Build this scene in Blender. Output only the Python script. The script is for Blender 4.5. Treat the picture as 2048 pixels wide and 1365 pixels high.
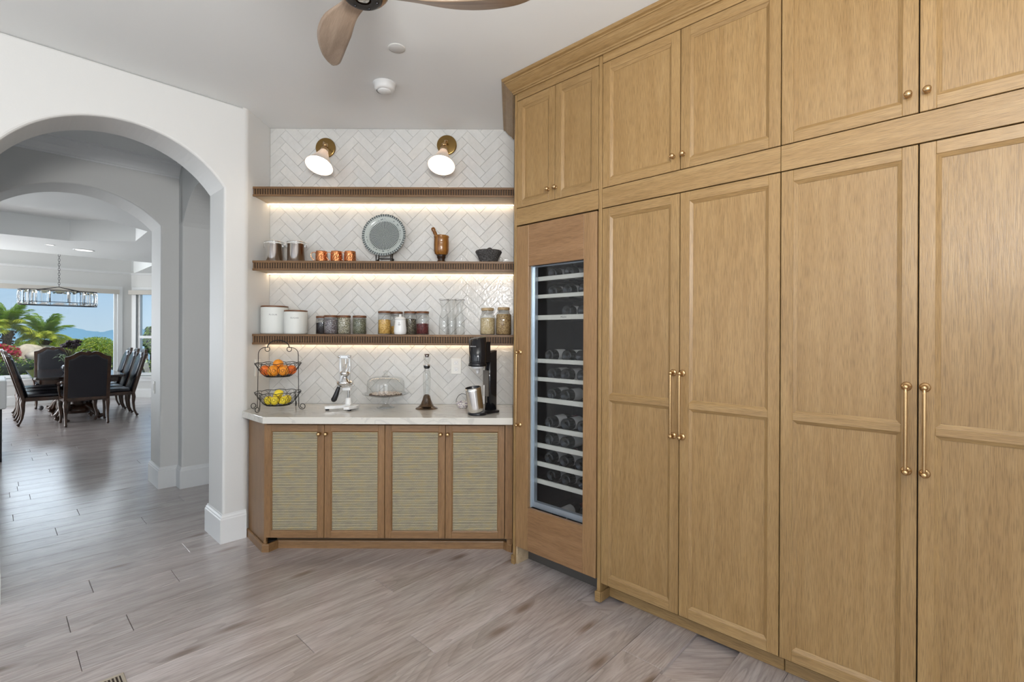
import bpy, bmesh, math, random
from mathutils import Vector, Matrix
random.seed(7)
PI = math.pi
# ------------------------------------------------------------ scene, camera, world, lights
S = bpy.context.scene
for o in list(bpy.data.objects): bpy.data.objects.remove(o)
COL = S.collection
S.view_settings.view_transform = 'Standard'; S.view_settings.look = 'None'
S.view_settings.gamma = 1.0; S.view_settings.use_curve_mapping = False
S.view_settings.exposure = 0.08
FPX, X0, Y0, ROLL, H = 980.0, 1024.0, 671.4, 0.0045, 1.46
cam = bpy.data.cameras.new('camera'); co = bpy.data.objects.new('camera', cam); COL.objects.link(co)
cam.sensor_width = 36.0; cam.lens = 36.0*FPX/2048.0; cam.shift_y = -(682.5-Y0)/2048.0
cam.clip_start = 0.02; cam.clip_end = 20000
co.matrix_world = Matrix.Translation((0, 0, H)) @ Matrix.Rotation(PI/2, 4, 'X') @ Matrix.Rotation(ROLL, 4, 'Z')
S.camera = co

W = bpy.data.worlds.new('world'); S.world = W; W.use_nodes = True
nt = W.node_tree; nt.nodes.clear()
geo = nt.nodes.new('ShaderNodeTexCoord'); sep = nt.nodes.new('ShaderNodeSeparateXYZ')
rmp = nt.nodes.new('ShaderNodeValToRGB'); bg = nt.nodes.new('ShaderNodeBackground'); out = nt.nodes.new('ShaderNodeOutputWorld')
nt.links.new(geo.outputs['Generated'], sep.inputs[0]); nt.links.new(sep.outputs['Z'], rmp.inputs[0])
nt.links.new(rmp.outputs[0], bg.inputs[0]); nt.links.new(bg.outputs[0], out.inputs[0])
els = rmp.color_ramp.elements
els[0].position = 0.0; els[0].color = (.53, .67, .78, 1)
els[1].position = 1.0; els[1].color = (.13, .29, .62, 1)
e = els.new(.12); e.color = (.36, .57, .80, 1)
bg.inputs[1].default_value = 1.0

def LP0(s_, d_, z_):
    r_ = math.radians(46.68); return (-1.913-math.cos(r_)*s_-math.sin(r_)*d_, 3.53-math.sin(r_)*s_+math.cos(r_)*d_, z_)
def light(name, kind, loc, power, color=(1, 1, 1), size=None, target=None, **kw):
    l = bpy.data.lights.new(name, kind); l.energy = power; l.color = color
    if kind == 'AREA':
        l.shape = 'RECTANGLE'; l.size, l.size_y = size
    o = bpy.data.objects.new(name, l); COL.objects.link(o); o.location = loc
    if target is not None:
        o.rotation_euler = (Vector(target)-Vector(loc)).to_track_quat('-Z', 'Y').to_euler()
    for k, v in kw.items(): setattr(l, k, v)
    return o
sun = light('sun', 'SUN', (5, -4, 12), 3.6, (1, .95, .86), None, (0, 0, 0)); sun.data.angle = .01
# added fill lamps behind and beside the camera, for assumed daylight from unseen windows
light('rear_fill_light', 'AREA', (-2.3, -3.45, 1.6), 47, (.93, .96, 1), (2.2, 2.4), (-2.3, 5, 1.6))
light('rear_fill_light', 'AREA', (1.4, -3.45, 1.6), 48, (.93, .96, 1), (2.2, 2.4), (1.4, 5, 1.6))
light('side_fill_light', 'AREA', (-3.85, -1.2, 1.6), 28, (.93, .96, 1), (2.4, 2.2), (5, -1.2, 1.6))
light('kitchen_overhead_fill', 'AREA', (-.4, -1.0, 3.0), 26, (1, .95, .88), (2.0, 2.0), (-.4, -1.0, 0))  # added overhead fill lamp behind the camera, no such fitting seen
# the photographer's flash, bounced off the ceiling behind the camera
light('bounced_flash', 'AREA', (.1, -.7, 2.1), 118, (1, .985, .96), (.7, .7), (-.2, .4, 4.0))
light('dining_fill_light', 'AREA', (-12.0, 7.2, 1.5), 300, (.9, .95, 1), (2.8, 2.2), (-5, 3.0, 1.3))  # added fill lamp in the unseen left part of the dining room
light('dining_outside_fill', 'AREA', tuple(LP0(.6, 12.0, 3.2)), 190, (.86, .93, 1), (3.2, 1.6), tuple(LP0(.4, 8.0, 0)))  # added lamp outside the picture window, stands in for a brighter sky
light('dining_bounce_fill', 'AREA', tuple(LP0(3.3, 8.6, .35)), 48, (1, .98, .94), (2.2, 1.6), tuple(LP0(.6, 8.0, 3.3)))  # added upward fill lamp, imitates sunlight bounced off the floor

# ------------------------------------------------------------ materials
MATS = {}
def nodes(name):
    m = bpy.data.materials.new(name); m.use_nodes = True; t = m.node_tree
    return m, t, t.nodes['Principled BSDF'], t.nodes['Material Output']
def mat(name, color, rough=.5, metal=0, bump=0, bscale=40, var=0, vscale=6, **kw):
    if name in MATS: return MATS[name]
    m, t, b, o = nodes(name)
    b.inputs['Base Color'].default_value = (*color, 1); b.inputs['Roughness'].default_value = rough
    b.inputs['Metallic'].default_value = metal
    for k, v in kw.items():
        b.inputs[k].default_value = v
    tc = t.nodes.new('ShaderNodeTexCoord')
    if bump:
        n = t.nodes.new('ShaderNodeTexNoise'); n.inputs['Scale'].default_value = bscale; n.inputs['Detail'].default_value = 3
        t.links.new(tc.outputs['Object'], n.inputs['Vector'])
        bp = t.nodes.new('ShaderNodeBump'); bp.inputs['Strength'].default_value = bump; bp.inputs['Distance'].default_value = .01
        t.links.new(n.outputs['Fac'], bp.inputs['Height']); t.links.new(bp.outputs[0], b.inputs['Normal'])
    if var:
        n = t.nodes.new('ShaderNodeTexNoise'); n.inputs['Scale'].default_value = vscale; n.inputs['Detail'].default_value = 5
        t.links.new(tc.outputs['Object'], n.inputs['Vector'])
        r = t.nodes.new('ShaderNodeValToRGB'); r.color_ramp.elements[0].position = .3; r.color_ramp.elements[1].position = .7
        r.color_ramp.elements[0].color = tuple(max(0, c*(1-var)) for c in color)+(1,)
        r.color_ramp.elements[1].color = tuple(min(1, c*(1+var)) for c in color)+(1,)
        t.links.new(n.outputs['Fac'], r.inputs[0]); t.links.new(r.outputs[0], b.inputs['Base Color'])
    MATS[name] = m; return m
def wood(name, axis, dark, mid, light_, rough=.45, scale=1.0, knots=False, pore=.5, coat=0, rnd=True, tone=.12, wave=0):
    """grain along axis (0 x, 1 y, 2 z) in object coordinates"""
    if name in MATS: return MATS[name]
    m, t, b, o = nodes(name); N = t.nodes.new; L = t.links.new
    tc = N('ShaderNodeTexCoord'); mp = N('ShaderNodeMapping')
    oi = N('ShaderNodeObjectInfo'); ad = N('ShaderNodeVectorMath'); ad.operation = 'ADD'
    ml = N('ShaderNodeVectorMath'); ml.operation = 'SCALE'; ml.inputs[0].default_value = (7.3, 11.1, 5.7)
    L(oi.outputs['Random'], ml.inputs['Scale'])
    L(tc.outputs['Object'], ad.inputs[0])
    if rnd: L(ml.outputs[0], ad.inputs[1])
    else: ad.inputs[1].default_value = (0, 0, 0)
    L(ad.outputs[0], mp.inputs['Vector'])
    sc = [(9 if knots else 14)*scale]*3; sc[axis] = (1.5 if knots else 1.1)*scale; mp.inputs['Scale'].default_value = sc
    n1 = N('ShaderNodeTexNoise'); n1.inputs['Scale'].default_value = 1; n1.inputs['Detail'].default_value = 6; n1.inputs['Roughness'].default_value = .62; n1.inputs['Distortion'].default_value = .6
    L(mp.outputs[0], n1.inputs['Vector'])
    mp2 = N('ShaderNodeMapping'); s2 = [(150 if knots else 260)*scale]*3; s2[axis] = (14 if knots else 9)*scale; mp2.inputs['Scale'].default_value = s2
    L(ad.outputs[0], mp2.inputs['Vector'])
    n2 = N('ShaderNodeTexNoise'); n2.inputs['Scale'].default_value = 1; n2.inputs['Detail'].default_value = 2
    L(mp2.outputs[0], n2.inputs['Vector'])
    r = N('ShaderNodeValToRGB'); r.color_ramp.elements[0].position = .28; r.color_ramp.elements[1].position = .72
    r.color_ramp.elements[0].color = (*dark, 1); r.color_ramp.elements[1].color = (*light_, 1)
    e = r.color_ramp.elements.new(.5); e.color = (*mid, 1)
    L(n1.outputs['Fac'], r.inputs[0])
    r2 = N('ShaderNodeValToRGB'); r2.color_ramp.elements[0].position = .36; r2.color_ramp.elements[1].position = .56
    r2.color_ramp.elements[0].color = (1-pore*.6, 1-pore*.62, 1-pore*.66, 1); r2.color_ramp.elements[1].color = (1, 1, 1, 1)
    L(n2.outputs['Fac'], r2.inputs[0])
    mx = N('ShaderNodeMix'); mx.data_type = 'RGBA'; mx.blend_type = 'MULTIPLY'; mx.inputs[0].default_value = 1
    L(r.outputs[0], mx.inputs[6]); L(r2.outputs[0], mx.inputs[7]); col = mx.outputs[2]
    if wave:     # cathedral figure: large flowing rings
        mw = N('ShaderNodeMapping'); sw = [5.0*scale]*3; sw[axis] = .55*scale; mw.inputs['Scale'].default_value = sw
        L(ad.outputs[0], mw.inputs['Vector'])
        nw = N('ShaderNodeTexNoise'); nw.inputs['Scale'].default_value = 1; nw.inputs['Detail'].default_value = 1.5
        L(mw.outputs[0], nw.inputs['Vector'])
        mm = N('ShaderNodeMath'); mm.operation = 'MULTIPLY'; mm.inputs[1].default_value = 34; L(nw.outputs['Fac'], mm.inputs[0])
        fr = N('ShaderNodeMath'); fr.operation = 'FRACT'; L(mm.outputs[0], fr.inputs[0])
        rw = N('ShaderNodeValToRGB'); rw.color_ramp.elements[0].position = 0; rw.color_ramp.elements[0].color = (1-wave, 1-wave, 1-wave*1.05, 1)
        rw.color_ramp.elements[1].position = .55; rw.color_ramp.elements[1].color = (1, 1, 1, 1)
        L(fr.outputs[0], rw.inputs[0])
        m3 = N('ShaderNodeMix'); m3.data_type = 'RGBA'; m3.blend_type = 'MULTIPLY'; m3.inputs[0].default_value = 1
        L(col, m3.inputs[6]); L(rw.outputs[0], m3.inputs[7]); col = m3.outputs[2]
    if knots:
        mk = N('ShaderNodeMapping'); sk = [2.6]*3; sk[axis] = .8; mk.inputs['Scale'].default_value = sk; L(ad.outputs[0], mk.inputs['Vector'])
        v = N('ShaderNodeTexVoronoi'); v.voronoi_dimensions = '2D'; v.inputs['Scale'].default_value = 1.0; L(mk.outputs[0], v.inputs['Vector'])
        rk = N('ShaderNodeValToRGB'); rk.color_ramp.elements[0].position = .02; rk.color_ramp.elements[0].color = (.5, .42, .36, 1)
        rk.color_ramp.elements[1].position = .085; rk.color_ramp.elements[1].color = (1, 1, 1, 1)
        L(v.outputs['Distance'], rk.inputs[0])
        m4 = N('ShaderNodeMix'); m4.data_type = 'RGBA'; m4.blend_type = 'MULTIPLY'; m4.inputs[0].default_value = 1
        L(col, m4.inputs[6]); L(rk.outputs[0], m4.inputs[7]); col = m4.outputs[2]
    hv = N('ShaderNodeMapRange'); hv.inputs['To Min'].default_value = 1-tone; hv.inputs['To Max'].default_value = 1+tone
    if rnd: L(oi.outputs['Random'], hv.inputs['Value'])
    else: hv.inputs['Value'].default_value = .5
    vm = N('ShaderNodeVectorMath'); vm.operation = 'SCALE'; L(col, vm.inputs[0]); L(hv.outputs[0], vm.inputs['Scale'])
    L(vm.outputs[0], b.inputs['Base Color'])
    b.inputs['Roughness'].default_value = rough; b.inputs['Coat Weight'].default_value = coat; b.inputs['Coat IOR'].default_value = 1.7; b.inputs['Coat Roughness'].default_value = .24
    bp = N('ShaderNodeBump'); bp.inputs['Strength'].default_value = .25; bp.inputs['Distance'].default_value = .002
    L(n2.outputs['Fac'], bp.inputs['Height']); L(bp.outputs[0], b.inputs['Normal'])
    MATS[name] = m; return m
def glass(name, tint=(1, 1, 1), rough=.0, ior=1.45, boost=1.0):
    if name in MATS: return MATS[name]
    m, t, b, o = nodes(name); t.nodes.remove(b); N = t.nodes.new; L = t.links.new
    tr = N('ShaderNodeBsdfTransparent'); tr.inputs[0].default_value = (*tint, 1)
    gl = N('ShaderNodeBsdfGlossy'); gl.inputs['Roughness'].default_value = rough
    lw = N('ShaderNodeLayerWeight'); lw.inputs[0].default_value = .5
    pw = N('ShaderNodeMath'); pw.operation = 'POWER'; pw.inputs[1].default_value = 4.0; L(lw.outputs['Facing'], pw.inputs[0])
    ma = N('ShaderNodeMath'); ma.operation = 'MULTIPLY_ADD'; ma.inputs[1].default_value = .8; ma.inputs[2].default_value = .035; L(pw.outputs[0], ma.inputs[0])
    mu = N('ShaderNodeMath'); mu.operation = 'MULTIPLY'; mu.inputs[1].default_value = boost; mu.use_clamp = True
    L(ma.outputs[0], mu.inputs[0])
    mx = N('ShaderNodeMixShader'); L(mu.outputs[0], mx.inputs[0]); L(tr.outputs[0], mx.inputs[1]); L(gl.outputs[0], mx.inputs[2])
    L(mx.outputs[0], o.inputs[0]); MATS[name] = m; return m
def emit(name, color, strength):
    if name in MATS: return MATS[name]
    m, t, b, o = nodes(name)
    b.inputs['Base Color'].default_value = (*color, 1)
    b.inputs['Emission Color'].default_value = (*color, 1); b.inputs['Emission Strength'].default_value = strength
    MATS[name] = m; return m

PAINT = mat('wall_paint', (.69, .69, .675), .6, bump=.05, bscale=90)
CEIL = mat('ceiling_paint', (.79, .805, .80), .75)
TRIM = mat('trim_paint', (.78, .79, .79), .35)
OV = wood('oak_upright', 2, (.270, .158, .058), (.308, .187, .073), (.350, .222, .094), .34, 2.1, pore=.50, tone=.04)
OH = wood('oak_level', 0, (.270, .160, .060), (.316, .194, .078), (.360, .232, .100), .34, 2.1, pore=.50, tone=.04)
OVB = wood('oak_brown_upright', 2, (.20, .105, .040), (.245, .130, .052), (.29, .162, .070), .34, 2.1, pore=.45, tone=.04)
OHB = wood('oak_brown_level', 0, (.20, .107, .042), (.25, .134, .055), (.30, .168, .074), .34, 2.1, pore=.45, tone=.04)
OVF = wood('oak_fridge_upright', 2, (.25, .142, .060), (.295, .170, .075), (.34, .20, .094), .34, 2.1, pore=.45, tone=.03)
OHF = wood('oak_fridge_level', 0, (.225, .120, .052), (.265, .145, .066), (.31, .175, .085), .34, 2.1, pore=.45, tone=.03)
OD = wood('oak_shelf', 0, (.125, .062, .022), (.175, .090, .034), (.225, .122, .050), .45, 1.2, pore=.4, tone=.03)
OPALE = wood('oak_pale', 0, (.42, .30, .18), (.55, .42, .27), (.62, .49, .33), .5, 1.0, pore=.25, tone=.03)
FLOORM = wood('floor_oak', 0, (.30, .25, .23), (.43, .375, .36), (.54, .49, .485), .30, .8, knots=True, pore=.30, tone=.09, wave=.20, coat=.8)
GAP = mat('joint_dark', (.03, .02, .015), .9)
MARBLE = None
def marble():
    m, t, b, o = nodes('white_marble'); N = t.nodes.new; L = t.links.new
    tc = N('ShaderNodeTexCoord'); mp = N('ShaderNodeMapping'); mp.inputs['Scale'].default_value = (2.2, 3.5, 3.5); mp.inputs['Rotation'].default_value = (0, .6, .5)
    L(tc.outputs['Object'], mp.inputs[0])
    n = N('ShaderNodeTexNoise'); n.inputs['Scale'].default_value = 1.6; n.inputs['Detail'].default_value = 7; n.inputs['Distortion'].default_value = 1.2
    L(mp.outputs[0], n.inputs['Vector'])
    r = N('ShaderNodeValToRGB'); c = r.color_ramp; c.elements[0].position = .47; c.elements[0].color = (.63, .605, .55, 1)
    c.elements[1].position = .53; c.elements[1].color = (.63, .605, .55, 1); e = c.elements.new(.5); e.color = (.53, .51, .47, 1)
    L(n.outputs['Fac'], r.inputs[0]); L(r.outputs[0], b.inputs['Base Color']); b.inputs['Roughness'].default_value = .13
    return m
MARBLE = marble()
def tile_mat():
    m, t, b, o = nodes('glazed_tile'); N = t.nodes.new; L = t.links.new
    tc = N('ShaderNodeTexCoord'); oi = N('ShaderNodeObjectInfo')
    r = N('ShaderNodeValToRGB'); c = r.color_ramp
    c.elements[0].color = (.60, .59, .56, 1); c.elements[1].color = (.65, .635, .60, 1); e = c.elements.new(.5); e.color = (.615, .615, .60, 1)
    L(oi.outputs['Random'], r.inputs[0])
    n = N('ShaderNodeTexNoise'); n.inputs['Scale'].default_value = 13; n.inputs['Detail'].default_value = 3; n.inputs['Distortion'].default_value = .8
    L(tc.outputs['Object'], n.inputs['Vector'])
    mr = N('ShaderNodeMapRange'); mr.inputs['To Min'].default_value = .88; mr.inputs['To Max'].default_value = 1.08; L(n.outputs['Fac'], mr.inputs['Value'])
    vm = N('ShaderNodeVectorMath'); vm.operation = 'SCALE'; L(r.outputs[0], vm.inputs[0]); L(mr.outputs[0], vm.inputs['Scale'])
    L(vm.outputs[0], b.inputs['Base Color']); b.inputs['Roughness'].default_value = .2
    n2 = N('ShaderNodeTexNoise'); n2.inputs['Scale'].default_value = 26; n2.inputs['Detail'].default_value = 2; n2.inputs['Distortion'].default_value = 1
    L(tc.outputs['Object'], n2.inputs['Vector'])
    bp = N('ShaderNodeBump'); bp.inputs['Strength'].default_value = .34; bp.inputs['Distance'].default_value = .006
    L(n2.outputs['Fac'], bp.inputs['Height']); L(bp.outputs[0], b.inputs['Normal'])
    return m
TILE = tile_mat()
GROUT = mat('grout', (.30, .29, .27), .9)
BRASS = mat('satin_brass', (.56, .37, .185), .22, 1)
BRASSD = mat('aged_brass', (.33, .21, .075), .25, 1)
STEEL = mat('brushed_steel', (.84, .83, .81), .16, 1)
CHROME = mat('chrome', (.8, .8, .8), .08, 1)
BLACK = mat('black_plastic', (.008, .008, .01), .28)
BLACKM = mat('black_iron', (.012, .011, .011), .5, .3)
WHITEP = mat('white_enamel', (.8, .8, .79), .3)
PLATE = mat('switch_plate', (.78, .77, .73), .4)
GLASS = glass('clear_glass', (.97, .98, .98))
PANE = glass('window_glass', (.97, .99, 1), boost=.8)
JAR = glass('jar_glass', (.95, .955, .95), .02, boost=1.7)

# ------------------------------------------------------------ mesh builder
class MB:
    def __init__(s): s.v = []; s.f = []; s.m = []; s.sm = []
    def add(s, vs, fs, mi=0, smooth=False, M=None):
        b = len(s.v)
        s.v += [tuple(M @ Vector(p)) if M is not None else tuple(p) for p in vs]
        for f in fs: s.f.append(tuple(i+b for i in f)); s.m.append(mi); s.sm.append(smooth)
        return s
    def box(s, x0, x1, y0, y1, z0, z1, mi=0, M=None):
        vs = [(x0, y0, z0), (x1, y0, z0), (x1, y1, z0), (x0, y1, z0), (x0, y0, z1), (x1, y0, z1), (x1, y1, z1), (x0, y1, z1)]
        return s.add(vs, [(0, 3, 2, 1), (4, 5, 6, 7), (0, 1, 5, 4), (1, 2, 6, 5), (2, 3, 7, 6), (3, 0, 4, 7)], mi, False, M)
    def rbox(s, x0, x1, y0, y1, z0, z1, c=.003, mi=0, M=None):
        """box with chamfered edges"""
        vs = []; 
        for sx, xa, xb in ((0, x0, x0+c), (1, x1, x1-c)):
            for sy, ya, yb in ((0, y0, y0+c), (1, y1, y1-c)):
                for sz, za, zb in ((0, z0, z0+c), (1, z1, z1-c)):
                    vs += [(xa, yb, zb), (xb, ya, zb), (xb, yb, za)]
        def I(sx, sy, sz, k): return ((sx*2+sy)*2+sz)*3+k
        fs = []
        for q in (0, 1):
            for k in range(3):
                if k == 0: r = [I(q, 0, 0, 0), I(q, 1, 0, 0), I(q, 1, 1, 0), I(q, 0, 1, 0)]
                if k == 1: r = [I(0, q, 0, 1), I(0, q, 1, 1), I(1, q, 1, 1), I(1, q, 0, 1)]
                if k == 2: r = [I(0, 0, q, 2), I(1, 0, q, 2), I(1, 1, q, 2), I(0, 1, q, 2)]
                fs.append(r if q else r[::-1])
        for a in (0, 1):
            for b in (0, 1):
                fs.append([I(0, a, b, 1), I(1, a, b, 1), I(1, a, b, 2), I(0, a, b, 2)])
                fs.append([I(a, 0, b, 0), I(a, 1, b, 0), I(a, 1, b, 2), I(a, 0, b, 2)])
                fs.append([I(a, b, 0, 0), I(a, b, 1, 0), I(a, b, 1, 1), I(a, b, 0, 1)])
        for a in (0, 1):
            for b in (0, 1):
                for c_ in (0, 1): fs.append([I(a, b, c_, 0), I(a, b, c_, 1), I(a, b, c_, 2)])
        return s.add(vs, fs, mi, False, M)
    def prism(s, poly, a0, a1, axis=2, mi=0, M=None, smooth=False):
        """poly of 2D points extruded; axis 2: (x,y) z; axis 1: (x,z) along y; axis 0: (y,z) along x"""
        n = len(poly)
        def P(p, a):
            if axis == 2: return (p[0], p[1], a)
            if axis == 1: return (p[0], a, p[1])
            return (a, p[0], p[1])
        vs = [P(p, a0) for p in poly]+[P(p, a1) for p in poly]
        s.add(vs, [tuple(range(n))[::-1], tuple(range(n, 2*n))], mi, False, M)
        b = len(s.v)-2*n
        for i in range(n):
            j = (i+1) % n; s.f.append((b+i, b+j, b+n+j, b+n+i)); s.m.append(mi); s.sm.append(smooth)
        return s
    def lathe(s, prof, seg=24, mi=0, M=None, smooth=True, sx=1, sy=1):
        vs = []; fs = []; n = len(prof)
        for k in range(seg):
            a = 2*PI*k/seg; c, d = math.cos(a), math.sin(a)
            for r, z in prof: vs.append((r*c*sx, r*d*sy, z))
        for k in range(seg):
            k2 = (k+1) % seg
            for i in range(n-1):
                if prof[i][0] < 1e-6 and prof[i+1][0] < 1e-6: continue
                fs.append((k*n+i, k2*n+i, k2*n+i+1, k*n+i+1))
        return s.add(vs, fs, mi, smooth, M)
    def ball(s, c, r, seg=12, rings=8, mi=0, M=None, sc=(1, 1, 1)):
        prof = [(math.sin(PI*i/rings)*r, -math.cos(PI*i/rings)*r) for i in range(rings+1)]
        T = Matrix.Translation(c) @ Matrix.Diagonal((*sc, 1))
        return s.lathe(prof, seg, mi, (M @ T) if M is not None else T)
    def tube(s, pts, r, seg=8, mi=0, closed=False, M=None, flat=1.0):
        pts = [Vector(p) for p in pts]; n = len(pts)
        rs = r if isinstance(r, (list, tuple)) else [r]*n
        vs = []; fs = []
        prev = None
        for i in range(n):
            if closed: t = pts[(i+1) % n]-pts[i-1]
            else: t = pts[min(i+1, n-1)]-pts[max(i-1, 0)]
            if t.length < 1e-9: t = Vector((0, 0, 1))
            t.normalize()
            if prev is None:
                up = Vector((0, 0, 1)) if abs(t.z) < .9 else Vector((1, 0, 0))
                a = t.cross(up).normalized()
            else:
                a = prev-t*prev.dot(t)
                a = a.normalized() if a.length > 1e-6 else t.orthogonal().normalized()
            prev = a; b = t.cross(a)
            for k in range(seg):
                an = 2*PI*k/seg; vs.append(pts[i]+a*math.cos(an)*rs[i]+b*math.sin(an)*rs[i]*flat)
        for i in range(n if closed else n-1):
            j = (i+1) % n
            for k in range(seg):
                k2 = (k+1) % seg; fs.append((i*seg+k, i*seg+k2, j*seg+k2, j*seg+k))
        if not closed:
            fs.append(tuple(range(seg))[::-1]); fs.append(tuple((n-1)*seg+k for k in range(seg)))
        return s.add(vs, fs, mi, True, M)
    def sweep(s, path, prof, closed=False, mi=0, side=1):
        """profile (out,z) swept along a 2D path, mitred; out is to the left of travel * side"""
        n = len(path); rows = []
        P = [Vector((p[0], p[1])) for p in path]
        for i in range(n):
            def nrm(a, b):
                d = (b-a).normalized(); return Vector((-d.y, d.x))*side
            if closed or 0 < i < n-1:
                n1 = nrm(P[i-1], P[i]); n2 = nrm(P[i], P[(i+1) % n]); m = (n1+n2); m = m/(1+n1.dot(n2))
            elif i == 0: m = nrm(P[0], P[1])
            else: m = nrm(P[-2], P[-1])
            rows.append([(P[i].x+m.x*o, P[i].y+m.y*o, z) for o, z in prof])
        k = len(prof); vs = [p for r in rows for p in r]; fs = []
        for i in range(n if closed else n-1):
            j = (i+1) % n
            for q in range(k):
                q2 = (q+1) % k; fs.append((i*k+q, j*k+q, j*k+q2, i*k+q2))
        if not closed: fs += [tuple(range(k)), tuple((n-1)*k+q for q in range(k))[::-1]]
        return s.add(vs, fs, mi)
    def build(s, name, mats, parent=None, loc=None, rotz=0, bevel=0, kind=None, label=None, solid=0):
        me = bpy.data.meshes.new(name); me.from_pydata(s.v, [], s.f)
        if not isinstance(mats, (list, tuple)): mats = [mats]
        for m in mats: me.materials.append(m)
        me.polygons.foreach_set('material_index', s.m); me.polygons.foreach_set('use_smooth', s.sm)
        bm = bmesh.new(); bm.from_mesh(me); bmesh.ops.recalc_face_normals(bm, faces=bm.faces); bm.to_mesh(me); bm.free()
        me.update()
        o = bpy.data.objects.new(name, me); COL.objects.link(o)
        if parent: o.parent = parent
        if loc: o.location = loc
        o.rotation_euler = (0, 0, rotz)
        if bevel:
            b = o.modifiers.new('bevel', 'BEVEL'); b.width = bevel; b.segments = 3; b.limit_method = 'ANGLE'; b.angle_limit = 1.0; b.harden_normals = False
        if kind: o['kind'] = kind
        if label: o['label'] = label
        return o
def thing(name, label, cat, loc=(0, 0, 0), rotz=0, group=None):
    o = bpy.data.objects.new(name, None); o.empty_display_size = .1; COL.objects.link(o)
    o.location = loc; o.rotation_euler = (0, 0, rotz); o['label'] = label; o['category'] = cat
    if group: o['group'] = group
    return o
def tag(o, label, cat, group=None):
    o['label'] = label; o['category'] = cat
    if group: o['group'] = group
    return o
def dup(root, loc, rotz=None, label=None, group=None):
    r = root.copy(); COL.objects.link(r); r.location = loc
    if rotz is not None: r.rotation_euler = (0, 0, rotz)
    if label: r['label'] = label
    if group: r['group'] = group
    for ch in [o for o in root.children]:
        c = ch.copy(); COL.objects.link(c); c.parent = r
        for g in [o for o in ch.children]:
            d = g.copy(); COL.objects.link(d); d.parent = c
    return r
def rm(a, b):   # matrix taking +z to direction b at point a
    return Matrix.Translation(a) @ Vector(b).to_track_quat('Z', 'Y').to_matrix().to_4x4()
def pt(px, py, Y):      # surveyed point: pixel of the photograph at known depth -> world
    a = px-X0; b = py-Y0
    return Vector(((a+ROLL*b)/FPX*Y, Y, H-(b-ROLL*a)/FPX*Y))
def onz(px, py, z):
    a = px-X0; b = py-Y0; k = -(b-ROLL*a)/FPX; Y = (z-H)/k
    return Vector(((a+ROLL*b)/FPX*Y, Y, z))

# frames: cabinet run (x along the run, y into the cabinets), left frame (x = -s, y = d)
CP = Vector((.4916, 2.6854, 0)); CR = -math.atan2(.6880, .7257)
U = Vector((math.cos(CR), math.sin(CR), 0)); UB = Vector((-math.sin(CR), math.cos(CR), 0))
LC = Vector((-1.913, 3.53, 0)); LR = math.radians(46.68)
LW = Vector((-math.cos(LR), -math.sin(LR), 0)); LN = Vector((-math.sin(LR), math.cos(LR), 0))
def LP(s, d, z=0): return LC+LW*s+LN*d+Vector((0, 0, z))
def L2(s, d): p = LP(s, d); return (p.x, p.y)
def C2(s, d): p = CP+U*s+UB*d; return (p.x, p.y)
CZ = 3.085; DZ = 2.85

# ============================================================ FLOOR
poly = [L2(5, -.2), (-4.3, -3.8), (3.9, -3.8), C2(4.2, .8), C2(-.9, .9), (-.5, 5.2), L2(-2.2, 3), L2(-3.4, 8), (-3.2, 11.8), (-8.9, 11.6), L2(6.2, 10.4), L2(6.2, 2)]
floor = MB().prism([(p[0], p[1]) for p in poly], -.12, -.019).build('floor', FLOORM, kind='structure')
PW, PC0 = .2015, -3.203
plank_meshes = {}
def plank_mesh(Lk):
    if Lk not in plank_meshes:
        m = MB(); c = .0016; w = PW-.0014
        x0, x1, y0, y1 = .001, Lk-.001, 0, w
        vs = [(x0, y0, -.018), (x1, y0, -.018), (x1, y1, -.018), (x0, y1, -.018), (x0, y0, -c), (x1, y0, -c), (x1, y1, -c), (x0, y1, -c),
              (x0+c, y0+c, 0), (x1-c, y0+c, 0), (x1-c, y1-c, 0), (x0+c, y1-c, 0)]
        m.add(vs, [(3, 2, 1, 0), (0, 1, 5, 4), (1, 2, 6, 5), (2, 3, 7, 6), (3, 0, 4, 7), (4, 5, 9, 8), (5, 6, 10, 9), (6, 7, 11, 10), (7, 4, 8, 11), (8, 9, 10, 11)])
        o = m.build('plank', FLOORM); plank_meshes[Lk] = o.data; bpy.data.objects.remove(o)
    return plank_meshes[Lk]
KN = Vector((.7276, -.686, 0)); KT = Vector((.686, .7276, 0))   # across / along the planks
known = {}
for c, t in ((-3.361, .267), (-3.137, .482), (-7.844, .323), (-5.354, .486), (-4.70, .817), (-3.569, .763), (-2.552, 1.569), (-2.256, 1.018), (-3.8, .396), (-1.455, 2.218)):
    known[math.floor((c-PC0)/PW)] = t
random.seed(11)
npl = 0
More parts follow.
